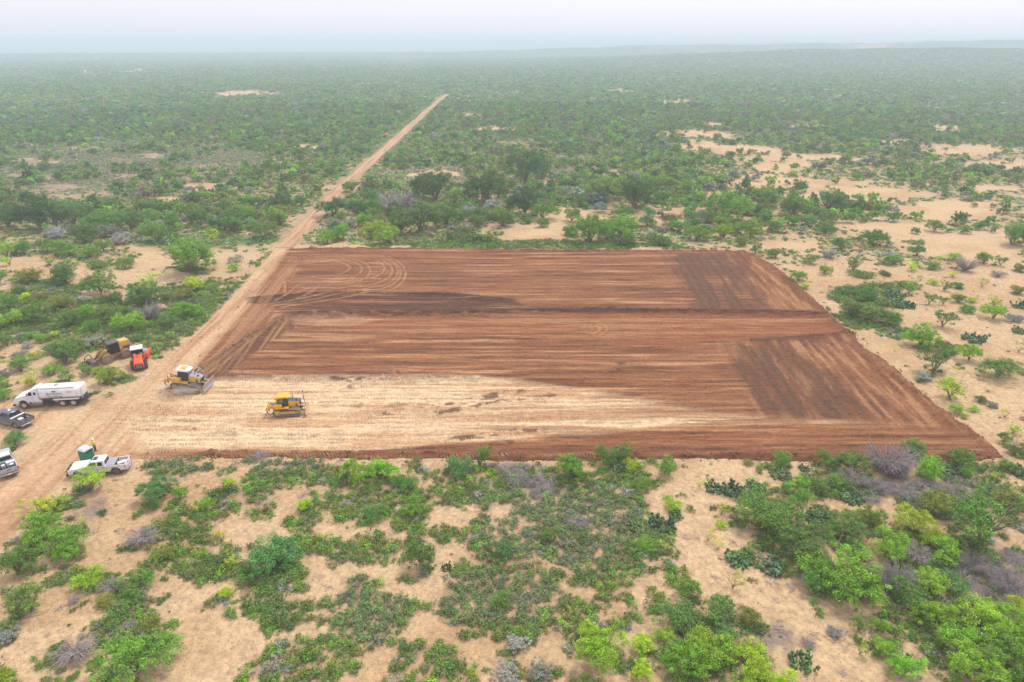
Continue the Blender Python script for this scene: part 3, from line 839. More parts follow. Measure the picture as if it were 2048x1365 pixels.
PL = """
186 990 84 L;128 1024 54 L;86 1046 78 L;92 1094 84 l;140 1128 96 l;46 1170 90 m;160 1120 40 o;68 1232 88 M;167 1052 21 y;210 1034 27 b;183 1184 62 Y;12 1300 62 s;10 1376 46 Y
153 1210 30 x;228 1192 50 x;276 1198 62 m;214 1218 46 o;292 1182 50 g;258 1232 70 b;242 1222 32 x;225 1272 64 b;268 1294 70 b;262 1262 34 x;308 1262 40 o;160 1338 92 x;118 1300 34 b;105 1336 50 b;152 1366 34 b;192 1332 28 b
290 1390 150 g;236 1372 54 b;330 1300 50 g;326 1208 34 b;330 1163 20 b;296 1140 26 b;260 1152 20 b;320 1018 78 B;309 1024 42 b;362 1012 44 l;440 1006 62 b;462 978 28 Y;412 1028 42 l;338 1062 52 b;374 1074 52 b;402 1048 50 b;352 1086 48 b;388 1082 44 b
290 1100 70 x;262 1114 54 b;332 1126 50 o;446 1088 34 y;546 1168 122 B;500 1150 54 b;590 1166 60 b;540 1186 62 b;408 1160 60 b;442 1152 56 b;430 1132 50 b;467 1130 34 y;455 1204 40 Y;440 1212 50 b;508 1230 50 b;548 1240 74 b;570 1262 56 b
680 1042 18 c;610 1028 38 Y;712 977 64 l;765 970 70 l;816 992 62 g;826 1038 58 g;748 1047 52 B;843 1148 76 m;836 1096 26 c;896 1144 24 c;1004 1124 60 B;1005 1224 44 m;920 958 64 B;960 938 60 M;1030 972 62 f;1068 978 60 f;1045 950 50 f;1100 985 40 f
1140 978 88 g;1210 938 52 m;1236 932 56 m;1263 944 40 Y;1241 948 40 c;1337 958 50 l;1280 990 46 g;1346 1030 42 Y;1320 1068 54 c;1265 1065 30 c;1350 1044 30 c;1284 1112 52 g;1093 1092 50 m;1173 1090 50 b;1155 1060 54 f;1036 1311 54 s;1078 1366 62 s;1012 1374 64 s
1186 1288 76 L;1200 1366 116 l;1345 1276 90 B;1288 1311 54 Y;1323 1298 48 l;1284 1364 50 Y;1378 1376 114 l;1195 1266 30 x;910 1350 42 b;1538 1086 130 m;1600 1010 62 l;1634 1002 64 g;1668 988 62 g;1655 942 54 m;1697 948 64 m;1560 940 50 g
1560 964 42 c;1608 945 26 c;1572 966 30 x;1430 988 42 c;1464 995 42 c;1506 993 42 c;1398 978 26 y;1442 1034 34 y;1444 1060 28 Y;1415 1088 34 y;1434 1104 24 y;1475 1137 52 c;1540 1150 54 c;1464 1184 46 y;1600 1146 112 m;1672 1220 156 l;1622 1196 64 m;1726 1200 64 l
1686 1092 84 m;1766 1130 88 l;1745 1062 58 m;1710 1134 62 m;1811 1082 88 Y;1855 1104 62 Y;1880 1140 74 l;1770 950 96 t;1760 994 62 f;1802 1004 72 f;1846 990 62 f;1866 1040 86 o;1850 967 72 l;1906 946 64 m;1880 950 46 c;1932 963 36 g;1812 924 56 m
1956 1106 156 M;2000 1026 62 o;2036 1030 52 g;1990 968 32 y;2012 948 42 g;2040 958 42 c;1830 1134 62 x;1785 1186 78 t;2012 1190 84 t;1980 1165 60 f;2022 1134 60 f;1962 1152 50 f;1800 1214 72 g;1860 1208 78 l;1830 1254 84 g;1856 1276 94 l;1900 1194 62 B
1936 1266 74 m;1986 1270 92 l;2032 1244 72 Y;1950 1304 122 l;2012 1316 104 l;1900 1336 92 l;1960 1358 114 g;1922 1390 114 l;2024 1380 94 l;1770 1326 56 l;1800 1372 78 l;1806 1342 40 c;1718 1316 38 y;1752 1274 44 l;1715 1270 52 M;1667 1284 40 s;1600 1348 54 c
1612 1302 34 x;1370 1210 62 g;1376 1280 72 m;1436 1276 88 m;1496 1266 62 o;1438 1306 62 m;1392 1356 114 l;1442 1340 72 l;1500 1348 78 Y;1502 1392 74 Y;1562 1392 62 Y;1790 960 50 t;1745 985 44 t;1905 1010 60 t;1700 1010 40 c;1630 1050 46 c;1650 1055 40 c
1596 567 38 l;1610 581 22 Y;1648 551 30 l;1705 544 42 M;1783 527 40 s;1784 534 38 g;1833 514 34 B;1823 544 32 L;1863 541 30 g;1928 544 44 t;1966 531 36 l;1908 519 28 Y;2000 533 30 M;2036 546 32 g;1872 531 20 y;1904 556 26 L;1840 563 18 y;1995 556 32 x
1722 562 56 b;1765 554 32 b;1686 590 50 b;1722 600 62 b;1727 607 44 g;1765 582 52 b;1813 580 52 b;1785 598 38 c;1816 592 30 l;1780 620 52 b;1806 619 42 c;1865 573 22 Y;1888 584 28 M;1914 582 32 B;1963 576 24 y;2035 592 38 o;1857 611 32 M;1885 612 24 M;1913 610 36 g
1945 608 24 Y;1935 630 38 g;1987 614 34 L;1984 644 50 l;2038 619 30 c;1884 657 54 M;1946 688 46 c;2025 647 36 s;2038 669 30 c;1700 642 62 o;1736 652 62 m;1776 657 52 m;1800 670 42 b;1832 674 32 b;1838 702 68 l;1796 681 20 b;1890 699 42 b;1935 728 52 l;1905 714 32 b
2036 707 28 y;1866 750 74 M;1842 768 42 s;1897 802 74 L;1992 768 80 m;1957 810 28 o;1980 820 28 s;1945 827 24 Y;2008 838 26 y;1910 831 34 l;1928 840 20 Y;2025 870 32 L;2005 894 32 m;2026 914 42 o;
1085 444 48 l;1050 374 78 d;1208 408 64 m;1268 426 80 d;1246 442 38 g;1315 387 42 g;1327 410 38 m;1150 407 62 s;1190 412 52 s;1520 417 64 g;1584 442 82 g;1655 430 78 B;1450 447 92 g;1500 480 58 l;1446 482 46 l;1392 487 56 l;1480 494 36 o;1180 494 78 g;1240 482 68 l
1250 497 62 b;1310 497 60 b;1345 452 42 o;1358 469 38 g;1322 468 22 s;1295 446 20 s;1745 499 64 g;1833 499 32 m;2020 497 72 g;1680 505 44 B;1550 520 34 m;1510 508 40 M;1620 530 34 m;1660 520 40 s
624 492 80 m;655 490 34 l;687 482 44 l;758 482 60 Y;776 491 44 l;842 474 90 m;892 456 48 m;872 408 82 d;975 413 84 d;910 414 44 l;1050 435 62 d;797 432 64 t;920 484 62 b;960 490 62 b;985 497 32 b;1004 460 48 g;670 437 54 B;745 434 42 g;715 432 38 m;645 417 34 o;705 386 32 g
556 458 50 g;566 428 46 d;670 454 32 s;700 457 32 s;985 427 42 s;760 455 40 o;800 470 40 m
15 520 48 l;20 533 32 L;101 534 25 L;50 512 52 g;95 510 44 m;130 520 64 g;180 520 44 g;208 507 34 l;168 490 54 m;85 468 80 d;20 463 62 d;120 480 44 s;225 478 48 s;246 492 42 s;315 460 32 s;150 460 60 m;210 462 56 g;270 462 50 m
252 540 42 m;206 540 62 b;60 574 64 o;133 573 70 m;205 595 74 m;383 558 118 g;318 490 52 g;350 489 28 m;427 480 32 L;434 492 22 y;470 470 48 g;528 484 54 m;472 527 34 s;473 545 29 l;310 578 54 L;298 620 76 m;300 644 54 t;390 588 50 Y;370 604 44 o;375 643 58 l
285 665 34 l;340 664 44 m;30 658 56 l;80 653 70 g;128 628 68 o;175 643 48 l;225 655 68 m;140 664 64 m;265 671 62 l;20 624 54 m;55 601 32 Y;88 604 42 o;107 678 28 L;260 610 30 s;170 610 36 s;230 620 50 m;190 668 40 g;40 600 40 m;330 606 40 o
17 696 40 m;58 699 28 s;62 681 32 g;84 687 26 l;42 720 36 s;72 722 30 Y;45 752 48 m;42 738 36 l;8 756 34 s;103 712 36 g;143 722 62 m;136 744 76 m;187 702 50 s;108 758 38 l;140 770 46 M;70 774 46 L;218 778 58 l;190 793 24 b;122 838 48 l;69 832 18 y;5 806 44 g
1700 975 60 t;1730 1010 60 f;1880 1010 60 f;1920 1175 70 f;1990 1210 70 f;1750 1165 56 f;1830 1110 50 f;1940 1145 56 t;520 925 44 f;1015 955 60 f;1085 1000 60 f;
34 900 50 B;22 906 24 c;240 745 44 g;180 755 34 m;250 640 40 g;320 672 34 b;270 690 40 b;230 700 24 b;15 860 18 y
"""
def parse_plants():
    L = []
    for line in PL.strip().splitlines():
        for e in line.split(';'):
            a = e.split()
            if len(a) == 4:
                L.append((float(a[0]), float(a[1]), float(a[2]), a[3]))
    return L

REGIONS = [
 (-99, 905, 240, 1140, 'beside the track below the white pickup'), (-99, 1140, 205, 1500, 'on bare sand in the bottom left corner'),
 (205, 1120, 360, 1240, 'in the mixed clump at lower left'), (205, 1240, 380, 1500, 'by the big dead brush at bottom left'),
 (240, 905, 480, 1120, 'on sand right of the white pickup'), (380, 1120, 640, 1500, 'around the large bluish bush at lower left'),
 (480, 905, 700, 1120, 'just below the pale cleared strip'), (700, 905, 880, 1070, 'below the pale strip, left of the grey dry patch'),
 (640, 1070, 900, 1500, 'in low scrub left of bottom centre'), (880, 905, 1180, 1040, 'by the purple grey patch under the field'),
 (900, 1040, 1240, 1240, 'in the dense scrub at lower centre'), (900, 1240, 1250, 1500, 'by the silvery bushes at bottom centre'),
 (1180, 905, 1390, 1120, "under the field's near edge right of centre"), (1240, 1120, 1460, 1500, 'in the bright thicket at bottom, right of centre'),
 (1390, 905, 1530, 1230, 'on the sandy clearing below the field'), (1530, 905, 1740, 1060, 'at the thicket top beneath the field edge'),
 (1460, 1060, 1640, 1235, 'on the left side of the big thicket'), (1640, 1060, 1740, 1240, 'in the middle of the big thicket'),
 (1460, 1235, 1840, 1500, 'around the sandy strip at bottom right'), (1740, 880, 1900, 1060, 'in purple brush by the near right corner'),
 (1740, 1060, 1900, 1235, 'near the glowing lime bush at lower right'), (1900, 880, 2200, 1060, "below the field's near right corner"),
 (1900, 1060, 2200, 1235, 'by the right photo edge among dry brush'), (1840, 1235, 2200, 1500, 'in the bottom right corner thicket'),
 (1560, 500, 1680, 600, "on sand beside the field's far right corner"), (1680, 540, 1840, 625, 'in the low green island right of the field'),
 (1680, 500, 1850, 550, 'on sand behind the low green island'), (1840, 500, 2200, 560, 'at the back of the sandy flat at right'),
 (1840, 560, 2200, 625, 'in the middle of the sandy flat at right'), (1660, 625, 1850, 680, 'in the scrub strip off the orange band'),
 (1850, 625, 2200, 700, 'on open sand at the right edge'), (1700, 680, 1960, 740, 'along the green line running to the right'),
 (1780, 740, 1930, 850, 'beside the slanting right rim of the field'), (1930, 700, 2200, 850, 'on pale sand at far right'), (1880, 850, 2200, 905, 'just right of the near right corner'),
 (560, 440, 720, 500, 'where the road leaves the far left corner'), (560, 300, 800, 440, 'along the receding dirt road'), (720, 440, 900, 500, 'behind the far edge, left of centre'),
 (800, 300, 1000, 440, 'in the dark tree belt behind the field'), (900, 440, 1120, 500, 'on sand behind the middle of the field'), (1000, 300, 1280, 440, 'right end of the dark tree belt'),
 (1120, 440, 1340, 500, 'in the green strip touching the far edge'), (1280, 300, 1480, 440, 'behind the sandy patch at upper right'), (1340, 440, 1560, 540, "by the field's far right corner"),
 (1480, 300, 1760, 440, 'in the grove beyond the far right corner'), (1560, 440, 2200, 500, 'on the far side of the right sand flat'), (1760, 300, 2200, 440, 'far off at right beyond the sand'),
 (-99, 300, 130, 500, 'in the tree belt at the left edge'), (130, 300, 300, 500, 'in the belt behind the left sand strip'), (300, 300, 560, 500, 'by the green meadow left of the road'),
 (-99, 500, 130, 560, 'behind the left end of the sand strip'), (130, 500, 320, 550, 'on the far side of the left sand strip'), (320, 500, 560, 580, 'on the sand close to the road'),
 (-99, 550, 180, 600, 'at the front of the left sand strip'), (-99, 590, 130, 670, 'in the thicket behind the machines, far left'), (130, 580, 260, 680, 'in the thicket behind the mulcher'),
 (260, 560, 480, 700, 'beside the road above the orange roller'), (-99, 660, 110, 775, 'on patchy sand behind the tanker'), (110, 670, 170, 790, 'between the tanker and the mulcher'),
 (170, 670, 300, 800, 'around the mulcher and roller'), (-99, 775, 200, 905, 'among the parked trucks at left'), (-9999, -9999, 9999, 9999, 'in the distant scrub'),
]
def region(px, py):
    for x0, y0, x1, y1, s in REGIONS:
        if x0 <= px < x1 and y0 <= py < y1:
            return s

ORD = ['first', 'second', 'third', 'fourth', 'fifth', 'sixth', 'seventh', 'eighth', 'ninth', 'tenth', '11th', '12th', '13th', '14th', '15th', '16th', '17th', '18th']
NUM = ['', 'one', 'two', 'three', 'four', 'five', 'six', 'seven', 'eight', 'nine', 'ten', '11', '12', '13', '14', '15', '16', '17', '18']

def short(lab):
    w = (lab or '').split()
    drop = ['silvery', 'feathery', 'dense', 'scattered', 'bushy', 'glowing', 'open', 'crowned']
    for d in drop:
        if len(w) <= 16: break
        if d in w[:4]: w.remove(d)
    while len(w) > 16 and 'the' in w: w.remove('the')
    return ' '.join(w) if lab else lab

def zat(x, y):
    return float(terrain(np.array([x]), np.array([y]))[0])

def jitter(c, rs, amt=.14):
    k = 1 + rs.normal() * amt
    c = np.array(c) * k
    c[0] *= 1 + rs.normal() * .10; c[2] *= 1 + rs.normal() * .10
    return [float(max(.005, q)) for q in c]

def make_plant(x, y, r, kind, rs, label=None, group=None, look=None):
    crowns, trunks, tint, hr, nm, cat, _ = KIND[kind]
    z = zat(x, y)
    hs = r * hr * (.9 + .22 * rs.random())
    cm = crowns[rs.integers(0, len(crowns))]
    if r > 2.3 and kind in 'lmgBdY':
        cm = CR_BIG[rs.integers(0, 3)]
    rot = rs.random() * 6.283
    tc = jitter(T[tint], rs)
    sx, sy = r * (.92 + .16 * rs.random()), r * (.92 + .16 * rs.random())
    if trunks is None:
        o = bpy.data.objects.new(nm, cm)
        C.objects.link(o)
        o.location = (x, y, z - .02); o.rotation_euler = (0, 0, rot); o.scale = (sx, sy, hs)
        o['tint'] = tc
        root = o
    else:
        root = bpy.data.objects.new(nm, None)
        C.objects.link(root)
        root.empty_display_size = .1
        root.location = (x, y, z - .02); root.rotation_euler = (0, 0, rot); root.scale = (sx, sy, hs)
        o = bpy.data.objects.new('crown', cm); C.objects.link(o); o.parent = root
        o['tint'] = tc
        t = bpy.data.objects.new('trunk' if cat == 'tree' else 'branches', trunks[rs.integers(0, len(trunks))])
        C.objects.link(t); t.parent = root
    setp(root, short(label), cat, group)
    return root

EXCL = []     # places where nothing procedural may grow: (x, y, r)
PLANTED = []

def plant_listed():
    rs = np.random.default_rng(5)
    items = parse_plants()
    recs = []
    for (px, py, w, k) in items:
        x, y0 = at(px, py)
        r = .58 * w / ppm(py) * (1.22 if 365 < py < 500 and px < 1360 else 1)
        # py is the lower rim of the crown in the photo; the foot of the plant stands behind it
        y = y0 + r * (.62 if k not in 'MLyt' else .30)
        x = x * y / y0
        recs.append((px, py, w, k, x, y, r))
    qx = np.array([q[4] for q in recs]); qy = np.array([q[5] for q in recs]); dr = line_d(qx, qy, FARROAD)
    recs = [q for q, d_ in zip(recs, dr) if d_ > .75 * q[6] + 1.9]
    for fx, fy, fr in EXCL:
        recs = [q for q in recs if math.hypot(q[4] - fx, q[5] - fy) > fr]
    keys = {}
    for i, q in enumerate(recs):
        keys.setdefault((KIND[q[3]][6], region(q[0], q[1])), []).append(i)
    for (look, reg), ids in keys.items():
        ids = sorted(ids, key=lambda i: recs[i][0])
        n = len(ids)
        cat = KIND[recs[ids[0]][3]][5]
        for j, i in enumerate(ids):
            q = recs[i]
            lab = f'{look} {reg}'
            if n == 2:
                lab += ', the left one' if j == 0 else ', the right one'
            elif n > 2:
                lab += ', leftmost' if j == 0 else (', rightmost' if j == n - 1 else f', {ORD[j]} from left')
            g = {'tree': 'trees scattered in the brush', 'bush': 'bushes scattered in the brush', 'shrub': 'small yellow green shrubs on the sand', 'cactus': 'prickly pear clumps',
                 'dead brush': 'heaps of bleached dead brush', 'dry brush': 'flat purple grey dry brush'}[cat]
            make_plant(q[4], q[5], q[6], q[3], rs, lab, g)
            PLANTED.append((q[4], q[5], q[6], q[3]))

# ------------------------------------------------------------------ masses: points with geometry nodes
def scatter(name, pts, protos, label, cat=None, top=False):
    """pts: dict x,y,z,s,h,rot,tint,idx ; one object, copies made by geometry nodes"""
    col = bpy.data.collections.new('source ' + name)
    for i, m in enumerate(protos):
        o = bpy.data.objects.new(f'{name}_source_{i:02d}', m)
        col.objects.link(o)
    n = len(pts['x'])
    m = bpy.data.meshes.new(name)
    m.vertices.add(n)
    m.vertices.foreach_set('co', np.stack([pts['x'], pts['y'], pts['z']], 1).astype(np.float32).ravel())
    a = m.attributes.new('tint', 'FLOAT_COLOR', 'POINT')
    a.data.foreach_set('color', np.concatenate([pts['tint'], np.ones((n, 1))], 1).astype(np.float32).ravel())
    a = m.attributes.new('psc', 'FLOAT_VECTOR', 'POINT')
    a.data.foreach_set('vector', np.stack([pts['s'], pts['s'], pts['h']], 1).astype(np.float32).ravel())
    a = m.attributes.new('prot', 'FLOAT_VECTOR', 'POINT')
    a.data.foreach_set('vector', np.stack([0 * pts['rot'], 0 * pts['rot'], pts['rot']], 1).astype(np.float32).ravel())
    a = m.attributes.new('pidx', 'INT', 'POINT')
    a.data.foreach_set('value', pts['idx'].astype(np.int32))
    o = bpy.data.objects.new(name, m)
    C.objects.link(o)
    ng = bpy.data.node_groups.new(name, 'GeometryNodeTree')
    ng.interface.new_socket('Geometry', in_out='INPUT', socket_type='NodeSocketGeometry')
    ng.interface.new_socket('Geometry', in_out='OUTPUT', socket_type='NodeSocketGeometry')
    N, Lk = ng.nodes, ng.links
    gi = N.new('NodeGroupInput'); go = N.new('NodeGroupOutput')
    ip = N.new('GeometryNodeInstanceOnPoints')
    ci = N.new('GeometryNodeCollectionInfo')
    ci.inputs['Collection'].default_value = col
    ci.inputs['Separate Children'].default_value = True
    ci.inputs['Reset Children'].default_value = True
    def na(nm, ty):
        q = N.new('GeometryNodeInputNamedAttribute'); q.data_type = ty; q.inputs['Name'].default_value = nm
        return q.outputs['Attribute']
    Lk.new(gi.outputs[0], ip.inputs['Points'])
    Lk.new(ci.outputs[0], ip.inputs['Instance'])
    ip.inputs['Pick Instance'].default_value = True
    Lk.new(na('pidx', 'INT'), ip.inputs['Instance Index'])
    Lk.new(na('prot', 'FLOAT_VECTOR'), ip.inputs['Rotation'])
    Lk.new(na('psc', 'FLOAT_VECTOR'), ip.inputs['Scale'])
    Lk.new(ip.outputs[0], go.inputs[0])
    md = o.modifiers.new('scatter', 'NODES'); md.node_group = ng
    setp(o, label, None, None, 'stuff')
    return o

def jgrid(r0, r1, half, step, rs):
    xm = r1 * math.sin(R_(half)) + step
    xs = np.arange(-xm, xm, step); ys = np.arange(0, r1 + step, step)
    X, Y = np.meshgrid(xs, ys)
    x = (X + (rs.random(X.shape) - .5) * step * 1.1).ravel(); y = (Y + (rs.random(X.shape) - .5) * step * 1.1).ravel()
    r = np.hypot(x, y); th = np.degrees(np.abs(np.arctan2(x, y)))
    k = (r >= r0) & (r < r1) & (th < half)
    return x[k], y[k]

def clear_mask(x, y, marg):
    k = (poly_sd(x, y, FIELD) > marg) & (poly_sd(x, y, ROADP) > marg) & (line_d(x, y, FARROAD) > marg + 2.9)
    for fx, fy, fr in EXCL:
        k &= np.hypot(x - fx, y - fy) > fr
    return k

def tints(keys, w, n, rs, amt=.16):
    A = np.array([T[k] for k in keys]); i = rs.choice(len(keys), n, p=np.array(w) / sum(w))
    c = A[i] * (1 + rs.normal(size=(n, 1)) * amt)
    c[:, 0] *= 1 + rs.normal(size=n) * .1; c[:, 2] *= 1 + rs.normal(size=n) * .1
    return np.clip(c, .01, .6), i

def low_scrub():
    rs = np.random.default_rng(31)
    out = []
    # near: tufts one can make out
    x, y = jgrid(34, 175, 60, .74, rs)
    k = clear_mask(x, y, .45); x, y = x[k], y[k]
    cv = cover(x, y)
    k = cv > .31 + .56 * rs.random(len(x)); x, y, cv = x[k], y[k], cv[k]
    # lone tufts on the sand
    x2, y2 = jgrid(34, 175, 60, 2.3, rs)
    k = clear_mask(x2, y2, .6) & (rs.random(len(x2)) < .20 + .3 * (cover(x2, y2) > .1)); x2, y2 = x2[k], y2[k]
    X = np.append(x, x2); Y = np.append(y, y2)
    s = np.append(.36 + .34 * rs.random(len(x)) + .20 * cv, .16 + .34 * rs.random(len(x2)) ** 1.5)
    n = len(X)
    t, _ = tints(['low', 'green', 'dull', 'mid', 'grey', 'olive', 'bright'], [5, 2.4, 2.6, 2, .8, 1.0, 1.0], n, rs)
    # greyer stands where the photo is greyer
    px, py = to_px(X, Y)
    g = ell(px, py, [(1120, 1060, 180, 80), (1010, 1200, 120, 50), (740, 1230, 70, 60), (690, 1170, 40, 60), (960, 1190, 90, 40), (480, 930, 200, 20), (1880, 990, 120, 60), (1960, 1170, 110, 60), (170, 1015, 40, 40)], .4)
    t = t * (1 - .45 * g[:, None]) + .45 * g[:, None] * np.array([.19, .22, .15])
    # the widest tufts nearest the camera stand as single plants
    rank = np.argsort(-(s * F_PX / np.hypot(X, Y)) + 99 * ((px < -10) | (px > 2058) | (py > 1370)))
    solo = rank[:210]
    rest = np.setdiff1d(np.arange(n), solo)
    regs = {}
    for i in solo:
        regs.setdefault(region(px[i], py[i]), []).append(i)
    for reg, ids in regs.items():
        ids = sorted(ids, key=lambda i: -py[i]); row = 9 if len(ids) <= 45 else 16
        ids = [(q, sum(1 for u in ids[(j // row) * row:(j // row) * row + row] if px[u] < px[q]), j // row) for j, q in enumerate(ids)]
        for i, pl, rw in ids:
            o = bpy.data.objects.new('scrub_tuft', TUFT_A[i % len(TUFT_A)])
            C.objects.link(o)
            o.location = (X[i], Y[i], zat(X[i], Y[i]) - .02)
            o.scale = (s[i] * 1.1, s[i] * 1.1, s[i] * 1.05); o.rotation_euler = (0, 0, rs.random() * 6.28)
            o['tint'] = [float(q) for q in t[i]]
            setp(o, short(f'scrub tuft, {ORD[pl]} from left in {["front", "second", "third", "fourth", "fifth", "sixth"][min(rw, 5)]} row, {reg}'), 'tuft', 'scrub tufts ' + reg)
    z = terrain(X[rest], Y[rest]) - .02
    scatter('low_scrub', dict(x=X[rest], y=Y[rest], z=z, s=s[rest] * 1.15, h=s[rest] * (.85 + .5 * rs.random(len(rest))), rot=rs.random(len(rest)) * 6.28, tint=t[rest],
                              idx=rs.integers(0, 5, len(rest))), TUFT_A, 'low green scrub covering the sand around the cleared field')
    # farther: coarser
    x, y = jgrid(175, 640, 48, 1.8, rs)
    k = clear_mask(x, y, .5); x, y = x[k], y[k]
    cv = cover(x, y)
    k = cv > .10 + .70 * rs.random(len(x)); x, y = x[k], y[k]
    n = len(x)
    px, py = to_px(x, y)
    t, _ = tints(['low', 'green', 'dull', 'mid', 'grey', 'olive'], [3, 2, 3, 2.5, 1.2, 1], n, rs)
    t = t * 1.12
    g = ell(px, py, [(200, 345, 240, 60), (430, 330, 110, 40), (900, 350, 90, 20)], .5)
    t = t * (1 - .5 * g[:, None]) + .5 * g[:, None] * np.array([.27, .25, .19])
    s = .8 + .9 * rs.random(n)
    scatter('distant_low_scrub', dict(x=x, y=y, z=terrain(x, y) - .03, s=s, h=s * (.5 + .4 * rs.random(n)), rot=rs.random(n) * 6.28, tint=t, idx=rs.integers(0, 4, n)),
            TUFT_B, 'low scrub between the trees beyond the cleared field')

def far_trees():
    rs = np.random.default_rng(77)
    # ---- 90 to 600 m
    x, y = jgrid(45, 640, 52, 4.4, rs)
    px, py = to_px(x, y)
    x, y, px, py = [q[(py < 470) | (px < -40) | (px > 2090)] for q in (x, y, px, py)]
    k = clear_mask(x, y, 2.2) & (line_d(x, y, FARROAD) > 6.6); x, y, px, py = x[k], y[k], px[k], py[k]
    bare = bare_mask(x, y)
    r = np.hypot(x, y)
    d = fbm(x / 26, y / 20, 201, 3)
    belt = ell(px, py, [(820, 440, 260, 38), (1300, 400, 330, 45), (420, 440, 320, 30), (120, 450, 220, 40), (1600, 440, 300, 30)], .3)
    openl = ell(px, py, [(200, 345, 280, 60), (430, 330, 140, 40), (880, 355, 180, 22), (330, 480, 120, 14)], .4)
    p = .36 + .9 * sstep(.40, .58, d) + .30 * sstep(300, 600, r) + .6 * belt - .40 * openl
    p = p * (1 - .9 * bare)
    right = sstep(1350, 1500, px) * sstep(240, 330, py)
    p = p * (1 - .30 * right * (1 - belt))
    k = rs.random(len(x)) < p * .95; x, y, px, py, r, belt = [q[k] for q in (x, y, px, py, r, belt)]
    for (fx, fy, fr, kk) in PLANTED:
        if fy > 120:
            k = np.hypot(x - fx, y - fy) > fr * .9
            x, y, px, py, r, belt = [q[k] for q in (x, y, px, py, r, belt)]
    n = len(x)
    s = 1.3 + 1.8 * rs.random(n) ** 1.3 + 1.2 * belt * rs.random(n)
    t, ti = tints(['mid', 'green', 'bright', 'dark', 'blueg', 'olive', 'dull', 'grey', 'purp'], [5, 4, 2.2, 2.3, 3, 1.6, 2, 1.0, .5], n, rs)
    # the ones that show largest stand alone, the rest form the mass
    vis = (px > -5) & (px < 2053)
    rank = np.argsort(-np.where(vis, s * F_PX / r, -1))
    solo = rank[:130]; rest = np.setdiff1d(np.arange(n), solo)
    kinds = {0: 'm', 1: 'g', 2: 'l', 3: 'd', 4: 'B', 5: 'o', 6: 'm', 7: 's', 8: 't'}
    keys = {}
    for i in solo:
        keys.setdefault((kinds[int(ti[i])], region(px[i], py[i])), []).append(i)
    for (kd, reg), ids in keys.items():
        look = KIND[kd][6]; look = look.replace('feathery', 'distant feathery').replace('dense', 'distant dense').replace('bright', 'distant bright').replace('large', 'distant large').replace('dull', 'distant dull').replace('silvery', 'distant silvery').replace('leafless', 'distant leafless')
        ids = sorted(ids, key=lambda i: px[i]); m = len(ids)
        for j, i in enumerate(ids):
            lab = f'{look} {reg}'
            if m == 2: lab += ', the left one' if j == 0 else ', the right one'
            elif m > 2: lab += ', leftmost' if j == 0 else (', rightmost' if j == m - 1 else f', {ORD[j]} from left')
            make_plant(x[i], y[i], s[i], kd, rs, lab, 'trees in the belts beyond the field' if KIND[kd][5] == 'tree' else 'bushes in the belts beyond the field')
    q = rest
    scatter('distant_brush', dict(x=x[q], y=y[q], z=terrain(x[q], y[q]) - .05, s=s[q], h=s[q] * (.85 + .4 * rs.random(len(q))), rot=rs.random(len(q)) * 6.28, tint=t[q], idx=rs.integers(0, 5, len(q))),
            FAR_A, 'hazy green brushland stretching away beyond the cleared field')
    # ---- 640 m to 5 km
    X, Y, Sz = [], [], []
    for r0, r1, st, sz in ((640, 1500, 5.8, 2.7), (1500, 2900, 10, 3.6), (2900, 5600, 21, 7)):
        x, y = jgrid(r0, r1, 46, st, rs)
        px, py = to_px(x, y)
        bare = bare_mask(x, y)
        p = .85 + .6 * sstep(.35, .6, fbm(x / 70, y / 90, 205, 3)); p = p * (1 - .95 * bare)
        k = (rs.random(len(x)) < p) & (line_d(x, y, FARROAD) > 5); x, y = x[k], y[k]
        X.append(x); Y.append(y); Sz.append(sz * (.6 + .9 * rs.random(len(x)) ** 2))
    x, y, s = map(np.concatenate, (X, Y, Sz)); n = len(x)
    t, ti = tints(['mid', 'green', 'dark', 'blueg', 'dull', 'olive', 'grey'], [4, 3, 1.4, 3.4, 3.2, 1.2, 1.2], n, rs, .2)
    t = t * 1.2
    hh = np.minimum(s, 3.2) * (.75 + .35 * rs.random(n))
    scatter('far_off_brush', dict(x=x, y=y, z=terrain(x, y) - .1, s=s, h=hh, rot=rs.random(n) * 6.28, tint=t, idx=rs.integers(0, 5, n)), FAR_B, 'blue green brush fading into haze towards the horizon')

